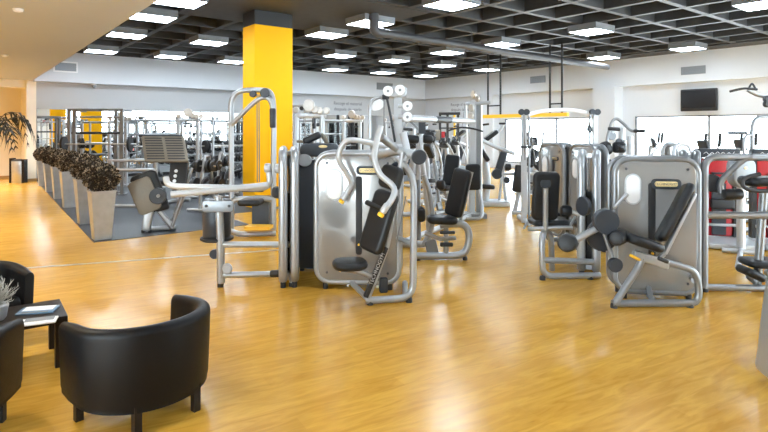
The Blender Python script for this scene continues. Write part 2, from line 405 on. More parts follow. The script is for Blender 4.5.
for p in ((3.6, 8), (3.6, 4), (8.1, 4), (18.4, 4), (8.1, 0), (13.2, 0), (18.4, 0), (3.6, 0), (8.1, -3), (13.2, -3)):  # lights added out of view, extending the grid to help light the gym
    dup(lt, (p[0], p[1], ZRIB), 0, 'square ceiling light added out of view over the near end of the gym for its light')
du = thing('ceiling_duct', 'long dark round duct hanging across the coffered ceiling', 'duct', (8.0, 10.2, 4.3))
a = V((8.0, 10.25, 4.12)); b2 = V((18.9, 10.65, 4.12))
part(du, 'pipe', MB().tube([a, b2], .10, n=14), M['duct'])
part(du, 'elbow', MB().tube([a+V((.05, 0, 0)), a+V((-.22, 0, 0)), a+V((-.22, 0, ZRIB-4.12))], .115, .15, n=14), M['duct'])
for q in (.3, .62, .93):
    p = a.lerp(b2, q); part(du, 'hanger', MB().tube([p+UP*.08, p+UP*(ZRIB-4.12)], .012, n=6), M['duct'])
def vent(px0, py0, px1, py1, axis, lab, white=False):
    f = wallX if axis == 0 else wallY; pl_ = XR if axis == 0 else YF
    A = f(px0, py1, pl_); B = f(px1, py0, pl_); c = (A+B)/2
    hz = abs(B.z-A.z); wd = abs(B.y-A.y) if axis == 0 else abs(B.x-A.x)
    ex = V((0, 1, 0)) if axis == 0 else V((1, 0, 0)); n = V((-1, 0, 0)) if axis == 0 else V((0, -1, 0))
    t = thing('air_vent', lab, 'vent', c, 'grilles in the white fascia')
    fr = MB(); q = .05
    fr.box(c+UP*(hz/2)+n*.015, (wd+q, .03, q), ex, n).box(c-UP*(hz/2)+n*.015, (wd+q, .03, q), ex, n)
    fr.box(c+ex*(wd/2)+n*.015, (q, .03, hz), ex, n).box(c-ex*(wd/2)+n*.015, (q, .03, hz), ex, n)
    part(t, 'frame', fr, M['white'] if white else M['vent'], smooth=False)
    lv = MB().box(c+n*.003, (wd, .006, hz), ex, n)
    k = max(4, int(hz/.06))
    for i in range(k): lv.box(c+UP*(hz*((i+.5)/k-.5))+n*.015, (wd, .016, hz/k*.5), ex, n)
    part(t, 'louvre', lv, M['vent'], smooth=False)
vent(54, 63, 77, 71, 1, 'grey louvred grille in white frame at the far left of the back fascia', True)
vent(377, 84, 392, 89, 1, 'small grey grille on the back fascia above the round white pulleys')
vent(531, 76, 545, 83, 0, 'grey grille on the right fascia between the hanging rods')
vent(682, 66, 705, 74.5, 0, 'grey grille on the right fascia above the television')
c = wallX(700, 100, XW-.04); A = wallX(682, 112, XW); B = wallX(718.5, 88.5, XW)
tv = thing('television', 'black flat television hanging high on the wall above the windows', 'television', c)
wd = abs(A.y-B.y); hz = 1.0*abs(A.z-B.z)
part(tv, 'bezel', MB().slab(c+V((-.1, 0, 0)), V((0, 1, 0)), UP, rrect(wd, hz, .03), .08, .012), M['black_paint'])
part(tv, 'panel', MB().box(c+V((-.142, 0, .03)), (wd-.1, .006, hz-.16), V((0, 1, 0)), V((1, 0, 0))), M['screen'], smooth=False)
part(tv, 'wall_bracket', MB().box(c+V((0, 0, 0)), (.4, .06, .3), V((0, 1, 0)), V((1, 0, 0))), M['black_paint'], smooth=False)
for (px, py, lab, z) in ((18, 9, 'small white detector on the plaster ceiling, nearest the top edge', ZLOW), (5, 55, 'small white detector on the plaster ceiling at the left edge', ZLOW)):
    p = P(px, py, (z-EYE)*F/(HOR-py)); solo('smoke_detector', MB().lathe(p-UP*.045, UP, [(.03, 0), (.06, .01), (.07, .045)], 16), M['white'], lab, 'detector', p, 'detectors on the plaster ceiling')
p = wallY(94, 84, 22.4); p.z = 3.5
cam_ = thing('security_camera', 'small white dome camera under the back fascia', 'camera', p)
part(cam_, 'mount', MB().lathe(p-UP*.05, UP, [(.09, 0), (.09, .05)], 16), M['white'])
part(cam_, 'dome', MB().lathe(p-UP*.16, UP, [(.02, 0), (.07, .04), (.085, .11)], 16), M['vent'])
def notice(f, pl_, px, py, size, ex, n, lab):
    c = f(px, py, pl_)
    t = thing('wall_lettering', lab, 'lettering', c)
    part(t, 'text_line', text_mb('Recoge el material', size, c+UP*size*.62+n*.004, ex, UP), M['ink'], smooth=False)
    part(t, 'text_line', text_mb('después de usarlo', size, c-UP*size*.62+n*.004, ex, UP), M['ink'], smooth=False)
notice(wallY, YB, 348, 106.5, .23, V((1, 0, 0)), V((0, -1, 0)), 'two lines of grey lettering on the back wall right of the pillar')
notice(wallX, XW, 462, 107, .22, V((0, -1, 0)), V((-1, 0, 0)), 'two lines of grey lettering on the side wall near the back corner')


# ================================================================== LOUNGE CORNER
def at2(L, D, z=0): return RT*L + FW*D + UP*z
def tub_chair(loc, open_dir, lab):
    t = thing('tub_chair', lab, 'armchair', loc, None)
    f = V(open_dir).normalized(); r = f.cross(UP); R, ARM, TH = .36, .27, .095
    path = [(R, ARM), (R, ARM*.5)] + [(R*math.cos(a), -R*math.sin(a)) for a in [math.pi*i/22 for i in range(23)]] + [(-R, ARM*.5), (-R, ARM)]
    mb = MB(); sec = rrect(TH, 1.0, .045, 4); n = len(sec); m = len(path)
    for i, (x, y) in enumerate(path):
        p0 = path[max(0, i-1)]; p1 = path[min(m-1, i+1)]; tx, ty = p1[0]-p0[0], p1[1]-p0[1]; l = math.hypot(tx, ty); nx, ny = ty/l, -tx/l
        back = max(0, min(1, (ARM-y)/(ARM+R))); top = .585 + .055*back**.7; bot = .14
        end = .72 if i in (0, m-1) else 1
        for sx, sz in sec:
            if sz < -.47: sx = math.copysign(TH/2-.006, sx)
            zz = bot+.045+(sz+.5-.045)*(top-bot-.09)/.91 if -.455 < sz < .455 else (bot+(sz+.5) if sz < 0 else top-(.5-sz))
            lean = 1+.05*(zz-bot)/.5
            mb.v.append(loc + r*((x*lean+nx*sx*end)) + f*((y if y > 0 else y*lean)+ny*sx*end) + UP*zz)
    for i in range(m-1):
        for k in range(n):
            l = (k+1) % n; mb.f.append((i*n+k, i*n+l, (i+1)*n+l, (i+1)*n+k))
    mb.f.append(tuple(range(n))); mb.f.append(tuple((m-1)*n+k for k in range(n)))
    part(t, 'shell', mb, M['leather'])
    oc = [(R*.87*math.cos(a), -R*.87*math.sin(a)) for a in [math.pi*i/18 for i in range(19)]]
    out = [(x, y) for x, y in oc] + [(-R*.87, ARM-.02), (R*.87, ARM-.02)]
    part(t, 'seat_base', MB().slab(loc+UP*.2, r, f, out, .15, .02), M['leather'])
    part(t, 'seat_cushion', MB().slab(loc+UP*.335+f*.01, r, f, [(x*.99, y) for x, y in out], .12, .045), M['leather'])
    for x, y in ((.345, .12), (-.345, .12), (.19, -.325), (-.19, -.325)):
        part(t, 'leg', MB().box(loc+r*x+f*y+UP*.09, (.045, .045, .18), r, f), M['dark_wood'], smooth=False)
    return t
tub_chair(at2(-1.58, 3.56), RT*-.76+FW*.65, 'black leather tub chair in the foreground with its whole curved back towards us')
tub_chair(at2(-2.69, 3.19), RT*-.15+FW*1.0, 'black leather tub chair cut off by the bottom left corner of the photo')
tub_chair(at2(-3.46, 4.5), RT*.8-FW*.6, 'black leather tub chair behind the low table at the left edge')
tc = at2(-2.41, 4.15); e1 = RT*-.60+FW*.80; e2 = RT*-.80-FW*.60; S1, S2, ZT = .52, .75, .385
tb = thing('coffee_table', 'low dark wooden coffee table between the black tub chairs', 'table', tc+e1*S1/2+e2*S2/2)
mid = tc+e1*S1/2+e2*S2/2
part(tb, 'tabletop', MB().slab(mid+UP*(ZT-.025), e1, e2, rrect(S1, S2, .01, 2), .05, .006), M['dark_wood'])
for q1, q2 in ((.04, .05), (S1-.04, .05), (.04, S2-.05), (S1-.04, S2-.05)):
    part(tb, 'leg', MB().box(tc+e1*q1+e2*q2+UP*((ZT-.05)/2), (.065, .065, ZT-.05), e1, e2), M['dark_wood'], smooth=False)
def mag(px, py, w, l, rot, mats, lab, thick=.012):
    p = P(px, py, (EYE-ZT)*F/(py-HOR)); p.z = ZT
    a = math.radians(rot); ex = RT*math.cos(a)+FW*math.sin(a); ey = ex.cross(UP)*-1
    t = thing('magazine', lab, 'magazine', p, 'magazines on the coffee table')
    part(t, 'cover', MB().slab(p+UP*(thick/2), ex, ey, rrect(w, l, .006, 2), thick, .003), mats[0])
    part(t, 'printed_panel', MB().box(p+UP*(thick+.0008)+ey*.03, (w*.82, l*.62, .0014), ex, ey), mats[1], smooth=False)
    part(t, 'title_band', MB().box(p+UP*(thick+.0008)-ey*(l*.38), (w*.7, l*.1, .0014), ex, ey), mats[2], smooth=False)
mag(38, 311, .26, .17, 14, (M['blue'], M['paper'], M['tan']), 'blue bordered magazine lying at the back of the coffee table')
mag(39, 322, .23, .14, 22, (M['paper'], M['vent'], M['paper']), 'white magazine lying at the front edge of the coffee table')
p = P(-3, 316, 4.05); p.z = ZT
vz = thing('dried_plant', 'grey dried flower bunch in a pale pot on the coffee table', 'plant', p)
part(vz, 'pot', MB().lathe(p, UP, [(.045, 0), (.06, .02), (.075, .11), (.068, .12), (.06, .115)], 20), M['pale'])
mb = MB(); rnd = random.Random(3)
for i in range(90):
    a = rnd.uniform(0, 6.283); el = rnd.uniform(.25, 1.4); L = rnd.uniform(.12, .21)
    d = V((math.cos(a)*math.cos(el), math.sin(a)*math.cos(el), math.sin(el))); q = p+UP*.1; b_ = q+d*L
    mb.tube([q, q.lerp(b_, .5)+UP*.012, b_], .0022, n=5)
    for k in range(3):
        e = q.lerp(b_, .6+.18*k); d2 = (d+V((rnd.uniform(-1, 1), rnd.uniform(-1, 1), rnd.uniform(-.4, 1)))*.8).normalized(); mb.tube([e, e+d2*.035], .0028, n=4, taper=.3)
part(vz, 'foliage', mb, M['dried'])

# ================================================================== PLANTERS, PALM, BIN
def leafball(mb, mb2, c, rx, rz, n, seed):
    rnd = random.Random(seed)
    for i in range(n):
        z = rnd.uniform(-1, 1); a = rnd.uniform(0, 6.283); s_ = math.sqrt(1-z*z); d = V((s_*math.cos(a), s_*math.sin(a), z))
        k = rnd.uniform(.78, 1.02); p_ = c+V((d.x*rx, d.y*rx, d.z*rz))*k
        t1 = d.cross(V((rnd.uniform(-1, 1), rnd.uniform(-1, 1), rnd.uniform(-1, 1)))).normalized(); t2 = d.cross(t1)
        o = (d*.9+t1*rnd.uniform(-.6, .6)).normalized(); L = rnd.uniform(.03, .055); w = L*.38
        m_ = mb2 if rnd.random() < .3 else mb
        m_.add([p_-t2*w*.3, p_+o*L*.5-t2*w+t1*.006, p_+o*L, p_+o*L*.5+t2*w+t1*.006], [(0, 1, 2, 3)])
PLS = [((1.90, 9.95), 'galvanised planter with brown topiary ball, nearest of the row on the wood floor edge'),
       ((1.99, 11.8), 'galvanised planter with topiary ball, second from the front of the row'),
       ((2.10, 14.5), 'galvanised planter with topiary ball, third from the front of the row'),
       ((2.16, 16.5), 'galvanised planter with topiary ball, fourth from the front of the row'),
       ((2.20, 18.5), 'galvanised planter with topiary ball, fifth from the front of the row'),
       ((2.24, 20.6), 'galvanised planter with topiary ball, last of the row near the mirror')]
pot = thing('potted_topiary', PLS[0][1], 'potted plant', (0, 0, .006), 'topiary planters along the rubber floor')
mb = MB(); a0, a1, hh = .125, .182, .78
lv = [(a0, 0), (a1, hh), (a1+.012, hh), (a1+.012, hh+.02), (a1-.02, hh+.02), (a1-.035, hh-.12)]
for q, z in lv: mb.v += [V((sx*q, sy*q, z+.006)) for sx, sy in ((-1, -1), (1, -1), (1, 1), (-1, 1))]
for i in range(len(lv)-1):
    for k in range(4): mb.f.append((i*4+k, i*4+(k+1) % 4, i*4+4+(k+1) % 4, i*4+4+k))
mb.f += [(0, 1, 2, 3), tuple(20+k for k in range(4))]
part(pot, 'pot', mb, M['zinc'], smooth=False)
part(pot, 'soil', MB().box((0, 0, hh-.09), (.29, .29, .04)), M['leaf_brown'], smooth=False)
core = MB().lathe((0, 0, 1.0), UP, [(.19*math.cos(a), .16*math.sin(a)) for a in [math.radians(-88+176*i/12) for i in range(13)]], 20)
part(pot, 'stem', MB().tube([(0, 0, hh-.1), (0, 0, .9)], .02), M['leaf_brown'])
m1, m2 = MB(), MB(); leafball(m1, m2, V((0, 0, 1.01)), .255, .22, 2400, 5); m1.add(core.v, core.f)
part(pot, 'foliage', m1, M['leaf_brown']); part(pot, 'pale_leaf_tips', m2, M['leaf_pale'], 'pale speckled leaf tips')
for i, (xy, lab) in enumerate(PLS):
    if i == 0: pot.location = (*xy, .006)
    else: dup(pot, (*xy, .006), i*1.57, lab, (1, 1.07, 1.05, 1.04, 1.02, 1)[i])
# palm at the left edge
c = at2(-8.98, 12.2); pm = thing('potted_palm', 'tall dark leaved palm in a pot at the left edge of the lobby', 'potted plant', c)
part(pm, 'pot', MB().lathe(c, UP, [(.2, 0), (.26, .45), (.27, .5), (.23, .5), (.22, .44)], 24), M['char'])
part(pm, 'trunk', MB().tube(spline([c+UP*.4, c+UP*1.0+RT*.05, c+UP*1.75+RT*.1]), .04), M['leaf_brown'])
rnd = random.Random(11)
for i in range(10):
    a = i*2.4+.4; q = c+UP*rnd.uniform(1.6, 1.9)+RT*.1; d = V((math.cos(a), math.sin(a), 0)); L = rnd.uniform(.75, 1.05); up = rnd.uniform(.25, .62)
    sp = spline([q, q+d*L*.4+UP*up*.75, q+d*L*.72+UP*up*.62, q+d*L*.95-UP*.38*L], 7); mb = MB().tube(sp, .009, n=6, taper=.4)
    for j in range(2, len(sp)-1, 2):
        tg = (sp[j+1]-sp[j]).normalized(); sd = tg.cross(UP).normalized()
        for sg_ in (-1, 1):
            l = .44*math.sin(math.pi*min(1, (j+1)/len(sp))*.9+.15); o = (sd*sg_*.75+tg*.65-UP*.18).normalized(); w = tg*.024
            e0 = sp[j]; e1_ = e0+o*l*.55; e2_ = e0+o*l*.9-UP*l*.6
            mb.add([e0-w, e0+w, e1_+w*1.1, e2_, e1_-w*1.1], [(0, 1, 2, 4), (4, 2, 3)])
    part(pm, 'frond', mb, M['palm'])
c = at2(-12.5, 18.6); bn = thing('waste_bin', 'slim steel waste bin with dark sides against the cream end wall', 'bin', c)
part(bn, 'body', MB().lathe(c, UP, [(.19, 0), (.2, .02), (.2, .72), (.19, .74)], 24), M['steel'])
part(bn, 'side_panel', MB().box(c-RT*.2+UP*.42, (.1, .2, .84), RT, FW), M['dark_wood'], smooth=False)
part(bn, 'side_panel', MB().box(c+RT*.2+UP*.40, (.1, .2, .80), RT, FW), M['dark_wood'], smooth=False)
part(bn, 'lid', MB().lathe(c+UP*.74, UP, [(.2, 0), (.19, .03), (.08, .07)], 24), M['char'])

# ================================================================== MACHINE PARTS
def feet(t, pts, r=.028, h=.05):
    for p in pts:
        p = V(p); part(t, 'foot', MB().lathe(V((p.x, p.y, 0)), UP, [(r, 0), (r, h*.7), (r*.8, h)], 14), M['rubber'])
def tower(t, c, ang, w, h, gap, slot=0.0, win=None, plate=None, rear=True, z0=.07, front='shield', rim='silver', rr=.033):
    p = Plane(c, ang)
    def face(off, main):
        part(t, 'weight_shield', MB().slab(p.loc(0, z0+h/2, off), p.e, UP, rrect(w-.05, h-.05, .14, 8), .05, .02), M[front])
        o = rrect(w-.02, h-.02, .16, 8)
        part(t, 'shield_rim', MB().tube([p.loc(x, z0+h/2+y, off) for x, y in o], rr, n=12, cyclic=True), M[rim])
    if rear: face(gap, False)
    face(0, True)
    part(t, 'weight_stack', MB().box(p.loc(0, z0+h*.36, gap/2), (w*.42, max(.06, gap-.09), h*.6), p.e, p.n), M['black_paint'], smooth=False)
    part(t, 'guide_rod', MB().tube([p.loc(-w*.1, z0+.03, gap/2), p.loc(-w*.1, z0+h-.06, gap/2)], .012, n=8), M['steel'])
    part(t, 'guide_rod', MB().tube([p.loc(w*.1, z0+.03, gap/2), p.loc(w*.1, z0+h-.06, gap/2)], .012, n=8), M['steel'])
    part(t, 'tower_beam', MB().box(p.loc(0, z0+.03, gap/2), (w*.7, gap+.02, .05), p.e, p.n), M['silver'], smooth=False)
    part(t, 'tower_beam', MB().box(p.loc(0, z0+h-.035, gap/2), (w*.6, gap+.02, .04), p.e, p.n), M['silver'], smooth=False)
    q = -.03
    if slot is not None:
        part(t, 'weight_slot', MB().slab(p.loc(slot, z0+h*.52, q), p.e, UP, rrect(.072, h*.6, .03), .014, .004), M['black_paint'])
        part(t, 'selector_pin', MB().lathe(p.loc(slot, z0+h*.3, q-.03), p.n, [(.012, 0), (.014, .02), (.008, .03)], 12), M['yellow'])
    if win:
        u, z, rx, rz = win
        fr = part(t, 'display_window', MB().slab(p.loc(u, z, q), p.e, UP, rrect(rx*2+.03, rz*2+.03, rx+.014, 8), .012, .004), M['pale'])
        part(fr, 'instruction_panel', MB().slab(p.loc(u, z, q-.008), p.e, UP, rrect(rx*2, rz*2, rx*.98, 8), .008, .003), M['white'])
    if plate:
        u, z, pw, ph = plate
        b_ = part(t, 'badge', MB().slab(p.loc(u, z, q), p.e, UP, rrect(pw, ph, ph*.4, 6), .014, .004), M['char'])
        part(b_, 'badge_face', MB().slab(p.loc(u, z, q-.008), p.e, UP, rrect(pw*.76, ph*.5, ph*.22, 6), .006, .002), M['gold'])
        part(b_, 'badge_lettering', text_mb('TECHNOGYM', ph*.34, p.loc(u, z, q-.0125), p.e, UP, .001), M['ink'], smooth=False)
    for sx in (-1, 1):
        for sz in (-1, 1):
            part(t, 'screw', MB().disc(p.loc(sx*w*.36, z0+h/2+sz*h*.42, -.027), p.n, .014, .012, .003, 12), M['char'])
    feet(t, [p.loc(sx*w*.38, 0, o) for sx in (-1, 1) for o in (0, gap)], .03, z0+.01)
    return p

# ------------------------------------------------------------------ chest press (front centre)
c = P(357.5, 290, 6.16); c.z = 0
t = thing('chest_press', 'chest press with curved silver arms and black seat standing right of the edge-on dark machine', 'exercise machine', c, None)
tp = tower(t, c, -4, .96, 1.475, .26, slot=.02, win=(-.26, 1.185, .085, .165), plate=(.12, 1.345, .26, .10))
base = G(388, 303.5); s = Plane(base, 11)
def sp(px, py, off=0): return s.at(px, py, off)
fz = lambda px, py, off=0: V((sp(px, py, off).x, sp(px, py, off).y, .045))
R_ = .036
part(t, 'frame', MB().tube([fz(366, 303), fz(413, 301), sp(413.5, 250), sp(414, 180), sp(404, 164), sp(398, 158, .05)], R_, .16, 14), M['silver'], 'silver bent tube frame')
part(t, 'frame', MB().tube([sp(367, 300), sp(387, 247), sp(403, 152)], .03, .1, 12), M['silver'])
part(t, 'frame', MB().tube([sp(352, 283, .35), sp(366, 297), ], .03, 0, 12), M['silver'])
part(t, 'frame', MB().tube([sp(413, 244), sp(398, 238, .45)], .03, 0, 12), M['silver'])
part(t, 'frame', MB().tube([fz(405, 301), fz(405, 301, .55)], .03, 0, 12), M['silver'])
part(t, 'seat_post', MB().pad(sp(365.5, 297, -.02), sp(386, 247, -.02), s.n, .06, .05, .01), M['black_paint'], 'black post with pale lettering')
ax = (sp(386, 247, -.02)-sp(365.5, 297, -.02)).normalized()
part(t, 'seat_post_lettering', text_mb('TECHNOGYM', .055, sp(377, 269, -.058), ax, (-s.e*ax.z+UP*ax.dot(s.e)), .001), M['pale'], smooth=False)
part(t, 'seat_arm', MB().tube([sp(377, 279), sp(362, 272), sp(342, 269)], .026, .06, 10), M['silver'])
wd_c = (s.n*.78 - s.e*.63).normalized()
def plan_pad(c_, ex, ey, w, l, th, b_): return MB().slab(c_, ex, ey, rrect(w, l, min(w, l)*.42, 8), th, b_)
part(t, 'seat', plan_pad(sp(350, 264), s.e, s.n, .36, .36, .085, .04), M['vinyl'])
part(t, 'backrest', MB().pad(sp(369.5, 252, -.03), sp(388, 191, -.03), wd_c, .31, .09, .04, .07), M['vinyl'])
part(t, 'headrest', MB().pad(sp(388, 189, -.02), sp(394, 166, -.02), wd_c, .28, .085, .038, .06), M['vinyl'])
part(t, 'lever_beam', MB().tube([sp(421, 158, -.08), sp(398, 150, .1), sp(372, 157, .35)], .05, .05, 14), M['silver'])
part(t, 'lever_beam', MB().tube([sp(404, 162, .0), sp(407, 150, .05), sp(403, 133, .1)], .04, .05, 14), M['pale'])
def s_arm(pts, off0, off1):
    q = [sp(x, y, off0+(off1-off0)*i/(len(pts)-1)) for i, (x, y) in enumerate(pts)]
    return spline(q, 8)
part(t, 'press_arm', MB().tube(s_arm([(402, 147), (380, 145), (352, 140), (342, 146), (339, 160), (346, 172), (351, 183), (347, 193)], .25, .42), .03, 0, 12), M['pale'], 'far curved press arm')
part(t, 'press_arm', MB().tube(s_arm([(381, 126), (377, 140), (374.5, 158), (380, 174), (391, 184), (394.5, 191), (391.5, 200), (384, 210)], -.15, -.4), .03, 0, 12), M['pale'], 'near curved press arm')
part(t, 'arm_joint', MB().tube([sp(398, 150, .1), sp(381, 137, -.1)], .04, 0, 12), M['silver'])
g0 = sp(347, 193, .42); g1 = sp(342.5, 200, .42); h1 = part(t, 'handle_grip', MB().roller(g0, g1, .033), M['pale']); part(h1, 'grip_cap', MB().roller(g1, g1+(g1-g0)*.45, .032), M['yellow'])
g0 = sp(388, 204, -.4); g1 = sp(382, 213, -.4); h1 = part(t, 'handle_grip', MB().roller(g0, g1, .034), M['pale']); part(h1, 'grip_cap', MB().roller(g1, g1+(g1-g0)*.4, .033), M['yellow'])
part(t, 'side_handle', MB().roller(sp(366, 202, -.2), sp(385, 211, -.1), .026), M['rubber'])
part(t, 'pivot_disc', MB().disc(sp(419, 157, -.14), s.n, .078, .05), M['char'])
part(t, 'pivot_disc', MB().disc(sp(397, 168, .1), s.n, .07, .05), M['char'])
part(t, 'adjuster_knob', MB().roller(sp(343, 268, -.1), sp(339, 271, -.1), .018), M['yellow'])
part(t, 'cable', MB().tube([sp(396, 245, .1), sp(406, 196, .1)], .006, n=6), M['cable'])
part(t, 'counterweight', MB().slab(sp(383.5, 285, .12), s.e, UP, rrect(.09, .16, .02), .06, .015), M['char'])
feet(t, [sp(370, 305), sp(409, 303), fz(405, 301, .55)], .035)

# ------------------------------------------------------------------ leg extension (front right)
c = P(656, 300, 5.78); c.z = 0
t = thing('leg_extension', 'large leg extension machine at right with taupe shield, tilted black backrest and shin roller', 'exercise machine', c, None)
tp = tower(t, c, -9, .85, 1.43, .24, slot=-.05, win=(-.24, 1.17, .068, .15), plate=(.09, 1.23, .30, .11), rim='dark_silver')
s = Plane(G(655, 307.5), 1)
part(t, 'frame', MB().tube([fz(612, 306), fz(682, 306), fz(700, 306), sp(697, 272), sp(682, 266), sp(662, 262)], .036, .15, 14), M['dark_silver'], 'grey bent tube frame')
part(t, 'frame', MB().tube([fz(615, 306), sp(640, 265), sp(642, 258)], .036, .08, 14), M['dark_silver'])
part(t, 'frame', MB().tube([fz(655, 306, 0), fz(648, 300, .35)], .03, 0, 12), M['dark_silver'])
part(t, 'frame', MB().tube([sp(694, 280), sp(690, 276, .35)], .03, 0, 12), M['dark_silver'])
part(t, 'frame', MB().tube([fz(652, 300, .02), sp(648, 285, .3)], .026, 0, 12), M['dark_silver'])
part(t, 'seat_bracket', MB().pad(sp(633, 254), sp(668, 265), UP, .09, .07, .012), M['silver'])
part(t, 'pull_pin', MB().roller(sp(630, 255, -.06), sp(640, 260, -.06), .015), M['yellow'])
wd_c = (s.n*.93 - s.e*.37).normalized()
part(t, 'backrest', MB().pad(sp(659, 241), sp(690, 184), FW*.92+RT*.39, .36, .09, .04, .09), M['vinyl'])
part(t, 'back_support', MB().pad(sp(664, 254), sp(694.5, 193), s.n, .07, .035, .01).tube([sp(664, 254), sp(655, 262)], .025), M['silver'])
part(t, 'seat', MB().pad(sp(622, 235), sp(658, 247), s.n, .40, .095, .042, .1), M['vinyl'])
part(t, 'knee_pad', MB().roller(sp(616, 238.5, -.2), sp(623, 236, .15), .075), M['vinyl'])
part(t, 'pivot_disc', MB().disc(sp(602, 235, .08), s.n, .165, .05), M['char'])
part(t, 'pivot_disc', MB().disc(sp(605.5, 221.5, -.06), s.n, .125, .09), M['char'])
part(t, 'lever_arm', MB().tube([sp(596, 229, -.04), sp(570, 243, -.10)], .034, 0, 12), M['silver'])
part(t, 'shin_roller', MB().roller(sp(566.5, 243, -.28), sp(570, 242, .06), .088), M['vinyl'])
part(t, 'counter_disc', MB().disc(sp(615, 265, -.05), s.n, .072, .06), M['char'])
part(t, 'counter_arm', MB().tube([sp(615, 265, 0), sp(604, 234, .04)], .02), M['dark_silver'])
part(t, 'hand_lever', MB().tube([sp(614, 208, .08), sp(627, 194, .1)], .017).roller(sp(623, 199, .1), sp(627.5, 193.5, .1), .022), M['silver'])
part(t, 'side_handle', MB().roller(sp(668, 262, -.22), sp(658, 258, -.22), .02), M['rubber'])
feet(t, [sp(614, 308), sp(690, 308)], .035)

# ------------------------------------------------------------------ edge-on frame machines
def edge_machine(name, lab, tc, tang, w, h, gap, rim='silver', front='shield', slot=None):
    t = thing(name, lab, 'exercise machine', tc, None)
    tower(t, tc, tang, w, h, gap, slot=slot, front=front, rim=rim, rr=.05); return t
# row machine left of the chest press: tower seen edge-on
c = P(290, 290, 6.2); c.z = 0
t = edge_machine('pull_machine', 'silver machine with edge-on tower, dark drum and long bars reaching left of the pillar', c+FW*.30, 100, .70, 1.50, .13)
s = Plane(G(250, 286.5), 2)
part(t, 'frame', MB().tube([fz(221, 285), sp(220.5, 240), sp(218.5, 196)], .045, 0, 16), M['silver'], 'thick silver upright')
part(t, 'frame', MB().tube([sp(222, 244.5), sp(291, 244.5)], .034, 0, 14), M['silver'])
part(t, 'frame', MB().tube([sp(222, 275), sp(292, 273.5)], .034, 0, 14), M['silver'])
part(t, 'frame', MB().tube([fz(293, 284), sp(293.5, 170, .02), sp(288, 158, .1)], .042, .1, 14), M['silver'])
part(t, 'rubber_stop', MB().roller(sp(270, 273.8, -.03), sp(284, 273.2, -.03), .042), M['rubber'])
part(t, 'adjuster_disc', MB().disc(sp(227, 268.5, -.06), s.n, .06, .03), M['silver'])
part(t, 'adjuster_disc', MB().disc(sp(214.5, 254, .04), s.n, .055, .05), M['char'])
dz = sp(217, 218, .14)
part(t, 'drum', MB().lathe(sp(217, 237, .14), UP, [(.15, 0), (.16, .02), (.165, .42), (.15, .44)], 28), M['char'], 'dark brown grey drum')
part(t, 'drum_flange', MB().lathe(sp(217, 240, .14), UP, [(.17, 0), (.19, .012), (.19, .035), (.17, .045)], 28), M['rubber'])
part(t, 'bracket_plate', MB().slab(sp(218, 206.5, -.06), s.e, UP, rrect(.35, .13, .03), .02, .006), M['dark_silver'])
for q in (206, 229): part(t, 'bolt', MB().disc(sp(q, 206, -.08), s.n, .016, .02, .004, 10), M['char'])
part(t, 'lever_arm', MB().tube([sp(166, 177, .2), sp(167, 184, .18), sp(175, 186.5, .15), sp(262, 188.5, 0), sp(270.5, 184, 0), sp(268.5, 168, .02)], .036, .07, 14), M['pale'], 'long pale bar bent up at both ends')
part(t, 'lever_arm', MB().tube([sp(171, 194.5, -.2), sp(240, 188, -.08), sp(268, 185, -.05)], .036, .07, 14), M['pale'])
part(t, 'bar_sleeve', MB().roller(sp(264.5, 168, .0), sp(271, 168, 0), .055), M['pale'])
part(t, 'bar_sleeve', MB().roller(sp(275, 168.5, .05), sp(282, 168.5, .05), .055), M['pale'])
part(t, 'pivot_hub', MB().roller(sp(273, 192, -.02), sp(286, 193, .06), .07), M['char'])
feet(t, [sp(220.5, 287), sp(292, 287)], .035)

# leg curl with backrest seen from behind
c = P(597, 282, 6.55); c.z = 0
t = edge_machine('leg_curl', 'seated machine showing the back of its black backrest, left of the leg extension', c+FW*.40+RT*.15, 68, .78, 1.44, .17, 'silver')
s = Plane(G(568, 279.5), 3)
part(t, 'frame', MB().tube([fz(600, 276, .0), fz(543, 276, .0), sp(541.5, 240, 0), sp(545, 228, .1), sp(551, 236, .2), V((*sp(552, 262, .25).xy, .05))], .036, .12, 14), M['silver'])
part(t, 'frame', MB().tube([sp(543, 260), sp(593, 262)], .036, 0, 14), M['silver'])
part(t, 'frame', MB().tube([sp(528, 229, .05), sp(560, 227.5, .0), sp(572, 228, .0)], .028, 0, 12), M['silver'])
part(t, 'side_handle', MB().tube([sp(524, 228, .15), sp(530, 218, .5)], .016), M['silver'])
part(t, 'side_handle', MB().tube([sp(569, 228, .15), sp(575, 217, .5)], .016), M['silver'])
part(t, 'backrest', MB().slab(sp(545.5, 196, .02), s.e, (UP-s.n*.16), rrect(.325, .60, .07, 6), .085, .035), M['vinyl'], 'black backrest seen from behind')
part(t, 'back_support', MB().tube([sp(545.5, 230, .02), sp(545.5, 188, -.05)], .032, 0, 12), M['silver'])
part(t, 'back_plate', MB().slab(sp(545.5, 183, -.045), s.e, UP, rrect(.13, .13, .06, 6), .02, .008), M['char'])
part(t, 'seat', MB().pad(sp(530.5, 221.5, .25), sp(566, 221.5, .25), s.n, .42, .09, .04, .1), M['vinyl'])
part(t, 'thigh_roller', MB().roller(sp(560.5, 211, .1), sp(571, 211, .1), .07), M['vinyl'])
part(t, 'pivot_pad', MB().disc(sp(583.5, 206, -.02), s.e*.9+s.n*.3, .115, .06), M['char'])
part(t, 'lever_arm', MB().tube([sp(571, 211, .1), sp(580, 215, .06), sp(585, 207, .02)], .025, .05, 12), M['silver'])
feet(t, [sp(542.5, 281), sp(590, 282)], .035)

